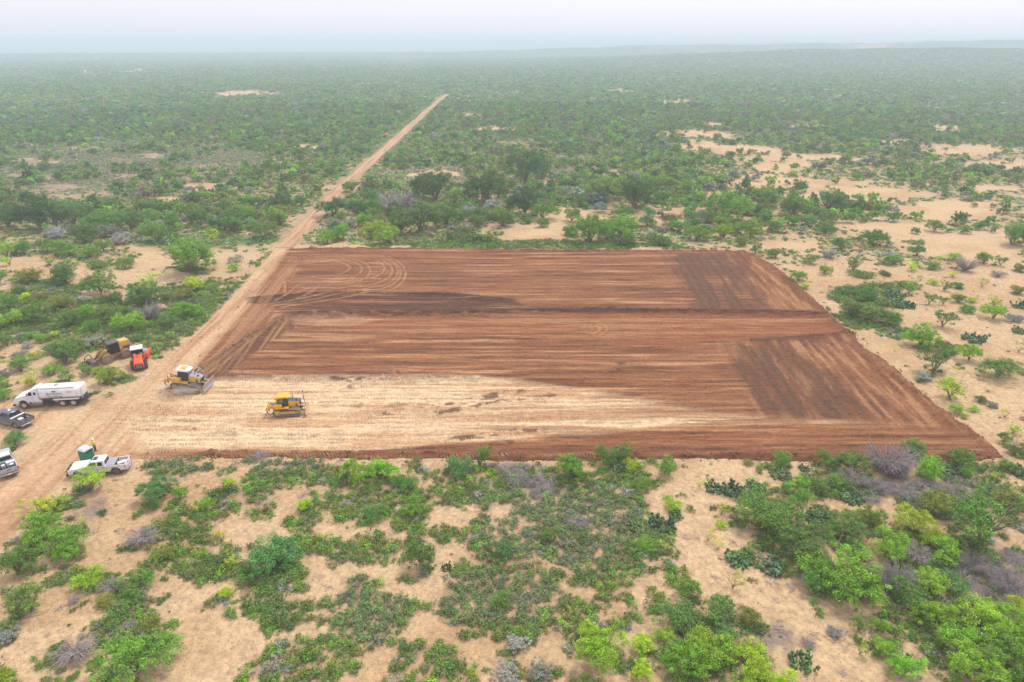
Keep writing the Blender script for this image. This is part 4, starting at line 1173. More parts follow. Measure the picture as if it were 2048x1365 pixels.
def clods():
    rs = np.random.default_rng(16)
    protos = []
    for i in range(4):
        r2 = np.random.default_rng(950 + i)
        v = np.array([(1, 0, 0), (.4, .9, .1), (-.7, .7, 0), (-1, -.2, .1), (-.3, -.9, 0), (.7, -.7, .1), (.3, .3, .8), (-.4, .1, .9), (.1, -.4, .75)]) * (1 + .25 * r2.normal(size=(9, 1)))
        f = np.array([(0, 1, 6), (1, 2, 7), (1, 7, 6), (2, 3, 7), (3, 4, 7), (4, 8, 7), (4, 5, 8), (5, 0, 8), (0, 6, 8), (6, 7, 8)])
        t = bpy.data.materials.get('clod') or None
        if t is None:
            q = NT('clod'); cc = q.node('Attribute', {'attribute_name': 'tint', 'attribute_type': 'INSTANCER'}).outputs['Color']
            b = q.node('BsdfPrincipled', None, Base_Color=cc, Roughness=.95); q.l.new(b.outputs[0], q.out.inputs['Surface']); t = q.m
        m = np_mesh('clod', v, f); m.materials.append(t); protos.append(m)
    P = np.array(FIELD)
    n = 60000
    x = P[:, 0].min() + rs.random(n) * np.ptp(P[:, 0]); y = P[:, 1].min() + rs.random(n) * np.ptp(P[:, 1])
    sd = poly_sd(x, y, FIELD); k = sd < 1.3; x, y, sd = x[k], y[k], sd[k]
    w = .05 + .9 * np.exp(-((sd + .5) / 1.1) ** 2) * (poly_sd(x, y, ROADP) > 3)
    for L, hh, ww in WINDROWS[:5]: w = np.maximum(w, .95 * np.exp(-(line_d(x, y, L) / 1.3) ** 2))
    for L in CLODLINES: w = np.maximum(w, .7 * np.exp(-(line_d(x, y, L) / .8) ** 2))
    w = np.maximum(w, .35 * (poly_sd(x, y, Z_RIGHT) < 0)); w = np.maximum(w, .3 * (poly_sd(x, y, Z_FURB) < 0))
    k = rs.random(len(x)) < w; x, y = x[k], y[k]
    c, h, kk, ss = field_look(x, y)
    s = .05 + .17 * rs.random(len(x)) ** 2.5
    tt = c * (.55 + .9 * rs.random((len(x), 1)))
    scatter('soil_clods', dict(x=x, y=y, z=terrain(x, y) + h + .01, s=s, h=s * .8, rot=rs.random(len(x)) * 6.28, tint=tt, idx=rs.integers(0, 4, len(x))), protos, 'loose clods of red brown soil on the graded field')

def twig_litter():
    rs = np.random.default_rng(15)
    x, y = jgrid(36, 100, 46, 1.5, rs)
    k = clear_mask(x, y, .4); x, y = x[k], y[k]
    px, py = to_px(x, y)
    hot = ell(px, py, [(1540, 1290, 70, 60), (1800, 1190, 60, 50), (1560, 1160, 60, 30), (130, 1240, 90, 40), (180, 1010, 40, 40), (1650, 1330, 90, 40), (620, 1190, 80, 40)], .4)
    k = rs.random(len(x)) < .10 + .6 * hot; x, y = x[k], y[k]
    n = len(x)
    protos = []
    for i in range(4):
        r2 = np.random.default_rng(900 + i)
        P, Rd = [], []
        for q in range(5):
            a = r2.random() * 6.28; c = r2.normal(size=2) * .3; L = .5 + .6 * r2.random()
            p = [np.array([c[0] + L * t_ * math.cos(a + .3 * t_), c[1] + L * t_ * math.sin(a + .3 * t_), .05 + .03 * r2.random()]) for t_ in (-.5, 0, .5)]
            P.append(p); Rd.append([.035, .03, .012])
        v, f = tubes(P, Rd, 3)
        m = np_mesh('twigs', v, f); m.materials.append(M_TWIGP if i % 2 else M_DEAD); protos.append(m)
    s = .3 + .8 * rs.random(n)
    scatter('fallen_twigs', dict(x=x, y=y, z=terrain(x, y) + .04, s=s, h=s, rot=rs.random(n) * 6.28, tint=np.full((n, 3), .2), idx=rs.integers(0, 4, n)), protos, 'fallen twigs and dry litter lying on the sand')

# ------------------------------------------------------------------ machines, trucks, people
class MB:
    def __init__(self): self.v = []; self.f = []
    def add(self, v, f):
        b = len(self.v); self.v += [tuple(map(float, q)) for q in v]; self.f += [tuple(b + i for i in q) for q in f]; return self
    def box(self, x0, x1, y0, y1, z0, z1, tx0=0, tx1=0, ty=0, M=None):
        """box; tx0/tx1/ty pull the top rim inwards at the back, the front, and both sides"""
        v = [(x0, y0, z0), (x1, y0, z0), (x1, y1, z0), (x0, y1, z0), (x0 + tx0, y0 + ty, z1), (x1 - tx1, y0 + ty, z1), (x1 - tx1, y1 - ty, z1), (x0 + tx0, y1 - ty, z1)]
        if M is not None: v = [tuple(M @ Vector(q)) for q in v]
        return self.add(v, [(3, 2, 1, 0), (4, 5, 6, 7), (0, 1, 5, 4), (1, 2, 6, 5), (2, 3, 7, 6), (3, 0, 4, 7)])
    def prism(self, poly, y0, y1, ty=None):
        """outline in x,z pushed along y; ty: function z -> inset"""
        n = len(poly)
        g = (lambda z: 0) if ty is None else ty
        v = [(x, y0 + g(z), z) for x, z in poly] + [(x, y1 - g(z), z) for x, z in poly]
        f = [tuple(range(n)), tuple(range(2 * n - 1, n - 1, -1))] + [(i, i + n, (i + 1) % n + n, (i + 1) % n) for i in range(n)]
        return self.add(v, f)
    def cyl(self, a, b, r, n=14, r2=None):
        a, b = Vector(a), Vector(b); d = (b - a).normalized()
        u = d.orthogonal().normalized(); w = d.cross(u); r2 = r if r2 is None else r2
        v = [a + (u * math.cos(6.28319 * i / n) + w * math.sin(6.28319 * i / n)) * r for i in range(n)] + [b + (u * math.cos(6.28319 * i / n) + w * math.sin(6.28319 * i / n)) * r2 for i in range(n)]
        return self.add(v, [tuple(range(n))[::-1], tuple(range(n, 2 * n))] + [(i, (i + 1) % n, (i + 1) % n + n, i + n) for i in range(n)])
    def tube(self, pts, r, n=6):
        for a, b in zip(pts[:-1], pts[1:]): self.cyl(a, b, r, n)
        return self
    def quad(self, *p):
        return self.add(p, [tuple(range(len(p)))])
    def build(self, name, mat, parent=None, bevel=0.0, smooth=False, label=None, kind=None):
        m = bpy.data.meshes.new(name); m.from_pydata(self.v, [], self.f); m.update()
        import bmesh
        bm = bmesh.new(); bm.from_mesh(m); bmesh.ops.recalc_face_normals(bm, faces=bm.faces); bm.to_mesh(m); bm.free()
        m.materials.append(mat)
        if smooth:
            for p in m.polygons: p.use_smooth = True
        o = bpy.data.objects.new(name, m); C.objects.link(o)
        if parent is not None: o.parent = parent
        if bevel:
            b = o.modifiers.new('bevel', 'BEVEL'); b.width = bevel; b.segments = 2; b.limit_method = 'ANGLE'; b.angle_limit = R_(35)
        if label: o['label'] = label
        if kind: o['kind'] = kind
        return o

def paint(name, col, dirt=(.42, .30, .19), amount=.5, low=.9, rough=.38, metal=0.0):
    """paint with dust that sits thicker low down and in patches"""
    t = NT(name)
    pos = t.node('TexCoord').outputs['Object']
    z = t.node('SeparateXYZ', None, Vector=pos).outputs[2]
    n = t.noise(pos, 3.1, 4, .65)
    k = t.math('ADD', t.ramp(n, .42, .75), t.math('MULTIPLY', t.ramp(z, low, low * .3), .9))
    k = t.math('MULTIPLY', k, amount, clamp=True)
    c = t.mixrgb(k, col, dirt)
    r = t.math('ADD', t.math('MULTIPLY', k, .5), rough, clamp=True)
    b = t.node('BsdfPrincipled', None, Base_Color=c, Roughness=r, Metallic=metal)
    t.l.new(b.outputs[0], t.out.inputs['Surface'])
    return t.m

P_WHITE = paint('white paint', (.80, .80, .80), amount=.28)
P_TRUCKW = paint('dusty white pickup paint', (.78, .78, .78), amount=.45, low=1.1)
P_BLUE = paint('dark slate blue paint', (.070, .098, .160), (.32, .27, .24), .50, 1.4)
P_GREYP = paint('dusty grey paint', (.42, .43, .46), (.30, .25, .22), .5, 1.2)
P_YEL = paint('machine yellow', (.80, .40, .015), (.45, .30, .16), .22)
P_YELD = paint('dusty machine yellow', (.72, .40, .06), (.45, .33, .22), .50, 1.6)
P_YELM = paint('faded muddy yellow', (.66, .40, .07), (.27, .165, .09), .75, 2.6)
P_ORG = paint('signal orange', (.85, .105, .015), (.45, .25, .15), .15, .6)
P_BLK = paint('black parts', (.016, .018, .024), (.20, .15, .11), .12)
P_RUB = paint('rubber', (.035, .034, .034), (.26, .19, .135), .32, .7, .85)
P_MUD = paint('muddy rubber', (.10, .075, .055), (.34, .21, .11), .95, 2.5, .9)
P_STEEL = paint('worn steel', (.42, .42, .45), (.34, .26, .20), .35, .7, .4, .4)
P_ALU = paint('bright metal', (.62, .63, .65), (.4, .3, .2), .15, .3, .3, .6)
P_DARKST = paint('dark steel', (.09, .08, .085), (.30, .21, .15), .40, 1.0, .6)
P_GREEN = paint('green plastic', (.008, .215, .115), (.2, .25, .15), .12, .4, .5)
P_LGREY = paint('pale grey plastic', (.62, .64, .66), (.4, .33, .25), .2, .4, .5)
P_TRACK = paint('track steel', (.20, .165, .15), (.40, .30, .20), .6, 1.2, .7)
P_REDL = paint('red lens', (.55, .02, .015), amount=.1)
P_LITE = paint('clear lens', (.75, .75, .72), amount=.1)
P_INK = paint('dark lettering', (.035, .045, .09), amount=.02)
P_BLUEP = paint('blue plastic', (.10, .20, .60), amount=.1)
P_VEST = paint('hi-vis yellow', (.70, .80, .02), amount=.05, rough=.8)
P_JEAN = paint('blue jeans', (.035, .055, .115), (.2, .16, .12), .3, .5, .9)
P_SKIN = paint('skin', (.42, .22, .13), amount=.02, rough=.6)
P_BOOT = paint('brown boots', (.10, .06, .035), amount=.4, rough=.8)
def glass(name, col=(.02, .028, .035), rough=.08):
    t = NT(name)
    b = t.node('BsdfPrincipled', None, Base_Color=col + (1,), Roughness=rough)
    b.inputs['Specular IOR Level'].default_value = .7
    t.l.new(b.outputs[0], t.out.inputs['Surface'])
    return t.m
G_DARK = glass('dark window glass')
G_PALE = glass('windscreen glass', (.13, .17, .18), .12)

def root(name, label, cat, p_rear, p_front, off=0.0, fwd=0.0, group=None):
    """Empty between two ground points given as photo pixels, +X towards the second one; off: shift to the left"""
    a = Vector((*at(*p_rear), 0)); b = Vector((*at(*p_front), 0))
    d = (b - a).normalized(); left = Vector((-d.y, d.x, 0))
    c = (a + b) / 2 + left * off + d * fwd
    o = bpy.data.objects.new(name, None); C.objects.link(o); o.empty_display_size = .3
    o.location = (c.x, c.y, 0.03); o.rotation_euler = (0, 0, math.atan2(d.y, d.x))
    setp(o, label, cat, group)
    EXCL.append((c.x, c.y, 2.6))
    return o, (b - a).length

def wheel(parent, x, y, r, w, tyre=None, rim=None, name='wheel', dual=False):
    """wheel > tyre, rim ; y is the outer face side sign"""
    e = bpy.data.objects.new(name, None); C.objects.link(e); e.parent = parent; e.location = (x, y, r); e.empty_display_size = .1
    s = 1 if y > 0 else -1
    m = MB(); n = 22
    prof = [(.60 * r, .5), (.92 * r, .5), (r, .40), (r, -.40), (.92 * r, -.5), (.60 * r, -.5)]
    v = []; f = []
    for i in range(n):
        a = 6.28319 * i / n
        for (q, t) in prof: v.append((q * math.cos(a), t * w, q * math.sin(a)))
    k = len(prof)
    for i in range(n):
        for j in range(k):
            f.append((i * k + j, i * k + (j + 1) % k, ((i + 1) % n) * k + (j + 1) % k, ((i + 1) % n) * k + j))
    m.add(v, f)
    for i in range(n):      # tread blocks
        a = 6.28319 * (i + .5) / n
        c, s2 = math.cos(a), math.sin(a)
        M = Matrix(((c, 0, -s2, 0), (0, 1, 0, 0), (s2, 0, c, 0), (0, 0, 0, 1)))
        m.box(r * .985, r * 1.025, -.38 * w, .38 * w, -.028 * r * 3, .028 * r * 3, M=M)
    m.build('tyre', tyre or P_RUB, e)
    m = MB()
    m.cyl((0, s * .10 * w, 0), (0, s * .40 * w, 0), .60 * r, 18, .56 * r)
    m.cyl((0, s * .40 * w, 0), (0, s * .52 * w, 0), .20 * r, 10)
    for i in range(6):
        a = 6.28319 * i / 6
        m.cyl((.38 * r * math.cos(a), s * .39 * w, .38 * r * math.sin(a)), (.38 * r * math.cos(a), s * .45 * w, .38 * r * math.sin(a)), .05 * r, 6)
    m.build('rim', rim or P_ALU, e)
    return e

def arch(cx, r, zb, n=8):
    return [(cx + r * math.cos(a), zb + r * math.sin(a)) for a in np.linspace(math.pi, 0, n)]

def text(body, parent, loc, size, rot, mat, name='lettering', sx=1.0):
    cu = bpy.data.curves.new(name, 'FONT'); cu.body = body; cu.size = size; cu.align_x = 'CENTER'; cu.extrude = .004; cu.space_character = 1.05
    cu.materials.append(mat)
    o = bpy.data.objects.new(name, cu); C.objects.link(o); o.parent = parent; o.location = loc; o.rotation_euler = rot; o.scale = (sx, 1, 1)
    bpy.context.view_layer.update()
    me = bpy.data.meshes.new_from_object(o.evaluated_get(bpy.context.evaluated_depsgraph_get()))
    bpy.data.objects.remove(o)
    o = bpy.data.objects.new(name, me); C.objects.link(o); o.parent = parent; o.location = loc; o.rotation_euler = rot; o.scale = (sx, 1, 1)
    if not me.materials: me.materials.append(mat)
    return o

def pickup(e, body, L=6.2, cargo=None, roofcol=None, sunroof=False, guard=False, box_mat=None, rimm=None):
    h = L / 2
    fa, ra = h - .98, -h + 1.15
    W_ = .98
    # cab and nose
    prof = [(-h + 2.12, .50), (-h + 2.12, 1.27), (-.55, 1.30), (1.05, 1.30), (1.30, 1.33), (h - .25, 1.20), (h - .04, 1.06), (h, .62)] + \
           [(fa + .50, .50)] + arch(fa, .50, .52)[::-1] + [(fa - .50, .50)]
    MB().prism(prof, -W_, W_, lambda z: .05 * max(0, z - .95) / .35).build('body', body, e, .035)
    MB().box(fa - .9 + .35, h - .18, -.80, .80, 1.19, 1.235, .06, .1, .12).build('hood', body, e, .02)
    # greenhouse
    x0, x1 = -h + 2.16, 1.18
    gb = MB().box(x0, x1, -.90, .90, 1.28, 1.88, .14, .62, .17)
    gb.build('cab', body, e, .04)
    MB().box(x0 + .13, x1 - .66, -.74, .74, 1.875, 1.925, .05, .08, .05).build('roof', roofcol or body, e, .02)
    def side(y, xa, xb, za=1.36, zb=1.78):
        s = 1 if y > 0 else -1
        def P(x, z):
            t = (z - 1.28) / .60
            return (x, s * (.90 - .17 * t + .012), z)
        sl = lambda x, z: x - (max(0, x - .45)) * 0
        return MB().quad(P(xa[0], za), P(xb[0], za), P(xb[1], zb), P(xa[1], zb))
    for s in (1, -1):
        side(s, (-.02, -.02), (1.02, .60)).build('side_window', G_DARK, e)
        side(s, (x0 + .30, x0 + .34), (-.16, -.16)).build('side_window', G_DARK, e)
    def PX(y, t, xb, xt): return (xb + (xt - xb) * t, y * (1 - .19 * t), 1.28 + .60 * t)
    MB().quad(*[(q[0] + .014, q[1], q[2] + .014) for q in (PX(-.84, .10, x1, x1 - .62), PX(.84, .10, x1, x1 - .62), PX(.84, .88, x1, x1 - .62), PX(-.84, .88, x1, x1 - .62))]).build('windscreen', G_PALE, e)
    MB().quad(*[(q[0] - .014, q[1], q[2]) for q in (PX(-.78, .15, x0, x0 + .14), PX(.78, .15, x0, x0 + .14), PX(.78, .85, x0, x0 + .14), PX(-.78, .85, x0, x0 + .14))]).build('rear_window', G_DARK, e)
    if sunroof:
        MB().box(-.02, .46, -.42, .42, 1.926, 1.936).build('sunroof', G_DARK, e)
    # bed
    bx0, bx1 = -h, -h + 2.10
    sp = [(bx0 + .02, .60), (bx0 + .02, 1.30), (bx1, 1.28), (bx1, .52), (ra + .52, .52)] + arch(ra, .52, .54)[::-1] + [(ra - .52, .52), (bx0 + .3, .56)]
    for s in (1, -1):
        MB().prism(sp, s * W_ if s < 0 else W_ - .10, (-W_ + .10) if s < 0 else W_).build('bed_side', body, e, .02)
    MB().box(bx0 + .06, bx1, -W_ + .1, W_ - .1, .74, .80).build('bed_floor', P_BLK, e)
    MB().box(bx1 - .05, bx1, -W_ + .1, W_ - .1, .80, 1.27).build('bed_front', body, e)
    tg = MB().box(bx0, bx0 + .07, -W_ + .10, W_ - .10, .74, 1.30).build('tailgate', body, e, .015)
    MB().box(bx0 - .02, bx0, -.16, .16, 1.05, 1.13).build('handle', P_BLK, tg)
    MB().box(bx0 - .16, bx0 + .02, -.92, .92, .50, .68).build('rear_bumper', P_STEEL, e, .02)
    MB().box(bx0 - .19, bx0 - .165, -.16, .16, .55, .66).build('licence_plate', P_LITE, e)
    for s in (1, -1):
        MB().box(bx0 - .02, bx0 + .08, s * W_ - .085, s * W_ + .012, .90, 1.22).build('tail_light', P_REDL, e)
        MB().box(h - .14, h + .01, s * .78 - .16, s * .78 + .16, .86, 1.04).build('headlight', P_LITE, e, .01)
        MB().box(.92, 1.06, s * 1.0 - (.0 if s > 0 else .24), s * 1.0 + (.24 if s > 0 else 0), 1.30, 1.50).build('mirror', P_BLK, e, .02)
        MB().box(-.95, 1.2, s * .99 - .07, s * .99 + .07, .40, .46).build('running_board', P_ALU if body is not P_TRUCKW else P_BLK, e)
        for xx in (.30, -.72):
            MB().box(xx - .1, xx + .1, s * .985 - .012, s * .985 + .012, 1.12, 1.15).build('door_handle', P_BLK, e)
        for xx in (-.08, -h + 2.28, 1.10):
            MB().box(xx - .006, xx + .006, s * .981 - .006, s * .981 + .006, .58, 1.25).build('door_seam', P_BLK, e)
    MB().box(h - .05, h + .03, -.60, .60, .66, 1.06).build('grille', P_BLK, e, .01)
    if guard:
        g = MB()
        for s in (1, -1):
            g.box(h + .05, h + .15, s * .42 - .04, s * .42 + .04, .45, 1.22)
            g.tube([(h + .10, s * .42, 1.15), (h + .08, s * .95, 1.12), (h - .02, s * 1.0, .62), (h + .1, s * .42, .60)], .04)
        for z in (.62, .82, 1.0, 1.18): g.box(h + .06, h + .13, -.46, .46, z - .03, z + .03)
        g.box(h + .02, h + .22, -1.02, 1.02, .42, .66)
        g.build('grille_guard', P_BLK, e, .01)
    else:
        MB().box(h - .02, h + .14, -.96, .96, .46, .66).build('front_bumper', P_STEEL, e, .02)
    MB().box(-h + .3, h - .3, -.55, .55, .36, .56).build('chassis', P_BLK, e)
    for x in (fa, ra):
        for s in (1, -1): wheel(e, x, s * (W_ - .13), .42, .28, rim=rimm or P_STEEL)
    EXCL[-1] = (EXCL[-1][0], EXCL[-1][1], L * .48)
    return h, bx0, bx1

def thing_at(name, label, cat, par, x, y, z, rz=0.0, group=None):
    """a thing of its own, put down at a point given in another thing's frame"""
    M = Matrix.Translation(par.location) @ Matrix.Rotation(par.rotation_euler.z, 4, 'Z')
    p = M @ Vector((x, y, z))
    o = bpy.data.objects.new(name, None); C.objects.link(o); o.empty_display_size = .1
    o.location = p; o.rotation_euler = (0, 0, par.rotation_euler.z + rz)
    return setp(o, label, cat, group)

# --- white crew cab pickup
e, _ = root('pickup_truck', 'white crew cab pickup with black grille guard parked beside the green toilet', 'pickup', (239, 948.5), (156, 957), -.86)
h, b0, b1 = pickup(e, P_TRUCKW, 6.3, sunroof=True, guard=True, rimm=P_DARKST)
for s in (1, -1): text('4X4', e, (-2.45, s * .985, 1.12), .16, (math.pi / 2, 0, 0 if s < 0 else math.pi), P_INK)
t = thing_at('truck_toolbox', 'dark steel toolbox across the front of the white pickup bed', 'toolbox', e, -1.50, 0, .80)
MB().box(-.42, .42, -.84, .84, 0, .50).build('box_body', P_DARKST, t, .01)
MB().box(-.44, .44, -.86, .86, .50, .54).build('lid', P_STEEL, t, .01)
for y in (-.55, -.15, .25, .6): MB().box(-.40, .40, y - .025, y + .025, .54, .56).build('rib', P_ALU, t)
t = thing_at('cool_box', 'white cool box lying at the tail of the white pickup bed', 'cool box', e, -2.55, .05, .80, .5)
MB().box(-.48, .48, -.26, .26, 0, .34).build('box_body', P_LGREY, t, .03)
MB().box(-.50, .50, -.28, .28, .34, .40).build('lid', P_WHITE, t, .02)
MB().box(-.36, .36, -.15, .15, .40, .412).build('lid_panel', P_LGREY, t)
t = thing_at('yellow_hose', 'coil of dull hose in the middle of the white pickup bed', 'hose', e, -2.05, -.2, .82)
MB().tube([(.26 * math.cos(a), .26 * math.sin(a), .03 + .012 * a) for a in np.linspace(0, 18, 40)], .03, 6).build('coil', P_YELM, t)

# --- dark blue pickup
e, _ = root('pickup_truck', 'dark blue dusty crew cab pickup with white lightbar panel behind its cab', 'pickup', (38.5, 859), (-8, 846), .88 - 1.76)
h, b0, b1 = pickup(e, P_BLUE, 5.95)
MB().box(-.05, .35, -.16, .16, 1.926, 1.95).build('roof_panel', P_LITE, e)
MB().box(-.95, -.80, -.10, .35, 1.926, 1.95).build('roof_antenna_bar', P_LITE, e)
t = thing_at('truck_toolbox', 'bright chequered toolbox behind the cab of the blue pickup', 'toolbox', e, -1.12, 0, .80)
MB().box(-.25, .25, -.88, .88, 0, .50).build('box_body', P_DARKST, t, .01)
MB().box(-.20, .10, -.92, .92, .50, .55).build('lid', P_LITE, t, .01)
t = thing_at('storage_bin', 'pale bin lying in the bed of the blue pickup', 'bin', e, -1.9, .1, .80)
MB().box(-.3, .3, -.25, .25, 0, .30, .03, .03, .03).build('bin_body', P_LGREY, t, .02)
MB().box(-.32, .32, -.27, .27, .30, .33).build('lid', P_LITE, t, .01)

# --- silver work truck cut by the left edge
e, _ = root('pickup_truck', 'silver grey pickup at the left edge, its bed full of jugs and boxes', 'pickup', (-2, 951), (-14, 921), 0)
e.location.x += 1.3
h, b0, b1 = pickup(e, P_GREYP, 5.9, roofcol=P_LGREY)
for (x, y, n, lab, m1, m2, dx, dy, hh) in [(-1.35, -.45, 'storage_box', 'cream storage box in the bed of the silver pickup', P_LITE, P_WHITE, .25, .40, .5),
                                     (-1.9, -.50, 'water_jug', 'blue water jug beside the cream box in the silver pickup', P_BLUEP, P_WHITE, .20, .25, .38),
                                     (-1.6, .30, 'plastic_bucket', 'white bucket in the left half of the silver pickup bed', P_WHITE, P_LGREY, .2, .2, .40)]:
    t = thing_at(n, lab, n.split('_')[1], e, x, y, .80)
    if n == 'storage_box':
        MB().box(-dx, dx, -dy, dy, 0, hh).build('box_body', m1, t, .02); MB().box(-dx - .02, dx + .02, -dy - .02, dy + .02, hh, hh + .05).build('lid', m2, t, .01)
    else:
        MB().cyl((0, 0, 0), (0, 0, hh), dx * .9, 14, dx).build('jug_body' if 'jug' in n else 'bucket_body', m1, t, .01)
        MB().cyl((0, 0, hh), (0, 0, hh + .05), dx * 1.04, 14).build('lid', m2, t)
t = thing_at('gas_bottle', 'dark drum at the tail of the silver pickup bed', 'drum', e, -2.2, .35, .80)
MB().cyl((0, 0, 0), (0, 0, .45), .17, 12).build('drum_body', P_DARKST, t, .02)
MB().cyl((0, 0, .45), (0, 0, .52), .06, 8).build('valve', P_BLK, t)

# --- green portable toilet
e, _ = root('portable_toilet', 'green portable toilet with white roof behind the white pickup', 'toilet', (163, 930), (177, 934), .55)
EXCL[-1] = (EXCL[-1][0], EXCL[-1][1], 1.2)
MB().box(-.58, .58, -.58, .58, .08, 2.05).build('cabin_wall', P_GREEN, e, .02)
MB().box(-.62, .62, -.62, .62, 0, .10).build('skid_base', P_BLK, e)
MB().box(-.64, .64, -.64, .64, 2.05, 2.13, .0, .0, .0).box(-.62, .62, -.62, .62, 2.13, 2.32, .12, .12, .22).build('roof', P_LGREY, e, .02)
d = MB().box(-.42, .42, -.60, -.582, .16, 1.95).build('door', P_GREEN, e, .01)
MB().box(.28, .36, -.63, -.60, .95, 1.10).build('handle', P_BLK, d)
for s in (1, -1):
    v_ = MB()
    for i in range(5): v_.box(s * .585 - .01, s * .585 + .01, -.4, .4, 1.70 + .05 * i, 1.72 + .05 * i)
    v_.build('vent', P_BLK, e)
MB().cyl((.40, .40, 2.2), (.40, .40, 2.55), .05, 10).build('vent_pipe', P_LGREY, e)
for s in (1, -1): MB().box(-.02, .02, -.59, -.585, .2, 1.9).build('seam', P_BLK, e) if s > 0 else None

# --- white water tanker
e, _ = root('water_tanker', 'white three axle water tanker truck with rounded tank parked on sand', 'truck', (144, 813), (53.6, 818), -1.05, -.28)
EXCL[-1] = (EXCL[-1][0], EXCL[-1][1], 4.2)
FX, R1, R2 = 3.45, -1.62, -3.05
MB().box(-4.6, 4.3, -.42, .42, .72, .98).build('chassis', P_BLK, e)
prof = [(2.75, 1.00), (2.75, 2.02), (3.3, 1.98), (4.45, 1.62), (4.62, 1.45), (4.64, .80), (FX + .72, .72)] + arch(FX, .66, .66)[::-1] + [(FX - .72, .72)]
MB().prism(prof, -1.12, 1.12, lambda z: .14 * max(0, z - 1.2) / .8).build('hood', P_WHITE, e, .05)
cb = MB().box(1.30, 2.85, -1.14, 1.14, 1.0, 1.95).build('cab', P_WHITE, e, .04)
MB().box(1.30, 2.80, -1.12, 1.12, 1.95, 2.62, .0, .34, .10).build('cab_upper', P_WHITE, e, .05)
MB().box(1.30, 2.35, -1.0, 1.0, 2.62, 2.95, .0, .62, .10).build('cab_roof', P_WHITE, e, .06)
MB().quad((2.80 + .02, -1.0, 2.02), (2.80 + .02, 1.0, 2.02), (2.50 + .02, .92, 2.56), (2.50 + .02, -.92, 2.56)).build('windscreen', G_DARK, e)
for s in (1, -1):
    y = lambda z: s * (1.12 - .10 * (z - 1.95) / .67 + .012)
    MB().quad((2.05, y(2.0), 2.0), (2.62, y(2.0), 2.0), (2.46, y(2.5), 2.5), (2.05, y(2.5), 2.5)).build('door_window', G_DARK, e)
    MB().quad((1.50, y(2.08), 2.08), (1.86, y(2.08), 2.08), (1.86, y(2.46), 2.46), (1.50, y(2.46), 2.46)).build('sleeper_window', G_DARK, e)
    MB().box(1.955, 1.97, s * 1.145 - .006, s * 1.145 + .006, 1.05, 2.0).build('door_seam', P_BLK, e)
    MB().box(2.62, 2.67, s * 1.28 - .14, s * 1.28 + .14, 2.0, 2.45).build('mirror', P_BLK if s < 0 else P_ALU, e, .01)
    MB().cyl((.95, s * .88, .95), (2.35, s * .88, .95), .30, 16).build('fuel_tank', P_ALU, e, .02)
    MB().box(1.0, 2.7, s * 1.02 - .16, s * 1.02 + .16, .52, .58).build('step', P_ALU, e)
    MB().cyl((1.22, s * .95, 1.3), (1.22, s * .95, 3.12), .065, 10).build('exhaust_stack', P_ALU, e)
    MB().box(-4.0, -.60, s * 1.12 - .16, s * 1.12 + .16, 1.16, 1.28).build('fender', P_WHITE, e, .02)
    MB().box(-4.05, -4.0, s * 1.0 - .25, s * 1.0 + .25, .45, 1.15).build('mud_flap', P_BLK, e)
    MB().box(4.56, 4.67, s * .92 - .14, s * .92 + .14, 1.10, 1.30).build('headlight', P_LITE, e, .01)
    MB().box(-.55, .8, s * .95 - .18, s * .95 + .18, .62, 1.1).build('equipment_box', P_BLK, e, .02)
MB().box(4.64, 4.68, -.55, .55, .95, 1.58).build('grille', P_STEEL, e, .01)
MB().box(4.60, 4.90, -1.16, 1.16, .50, .82, 0, .1).build('front_bumper', P_BLK, e, .03)
# tank: rounded box section
n = 28
def ring(x, k=1.0):
    out = []
    for i in range(n):
        a = 6.28319 * i / n
        c, s = math.cos(a), math.sin(a)
        out.append((x, 1.20 * k * math.copysign(abs(c) ** .62, c), 2.10 + .86 * k * math.copysign(abs(s) ** .62, s)))
    return out
rings = [ring(-4.30, .80), ring(-4.24, .97), ring(-4.1), ring(-2.6), ring(-1.2), ring(.2), ring(1.02), ring(1.14, .97), ring(1.20, .80)]
v = sum(rings, []); f = []
for i in range(len(rings) - 1):
    for j in range(n): f.append((i * n + j, i * n + (j + 1) % n, (i + 1) * n + (j + 1) % n, (i + 1) * n + j))
f += [tuple(range(n))[::-1], tuple(range((len(rings) - 1) * n, len(rings) * n))]
tk = MB().add(v, f).build('tank', P_WHITE, e, 0, True)
for x in (-2.75, -1.3, .1):
    rr = MB()
    rg = [(x, q[1] * 1.008, 2.1 + (q[2] - 2.1) * 1.008) for q in ring(x)]; rg2 = [(x + .03, q[1], q[2]) for q in rg]
    rr.add(rg + rg2, [(j, (j + 1) % n, (j + 1) % n + n, j + n) for j in range(n)]).build('weld_band', P_LGREY, tk)
MB().cyl((-.9, 0, 2.94), (-.9, 0, 3.08), .28, 16).build('hatch', P_STEEL, e, .02)
MB().box(-3.6, 1.0, .55, .95, 2.93, 2.955).build('walkway', P_LGREY, e)
MB().box(-4.2, 1.0, -1.0, 1.0, .98, 1.24).build('tank_cradle', P_DARKST, e)
ld = MB()
for s in (.62, .98): ld.box(-4.42, -4.38, s - .02, s + .02, 1.1, 2.9)
for i in range(6): ld.box(-4.43, -4.39, .62, .98, 1.25 + .28 * i, 1.29 + .28 * i)
ld.build('ladder', P_ALU, e)
sp = MB().box(-4.75, -4.35, -.9, .9, .62, 1.05)
for y in (-.9, 0, .9): sp.cyl((-4.7, y, .85), (-4.95, y, .75), .08, 8)
sp.build('spray_bar', P_BLK, e)
MB().tube([(-4.8, .3, .9), (-4.95, .4, .4), (-5.2, .5, .05), (-5.7, .45, .04)], .025).build('hose', P_STEEL, e)
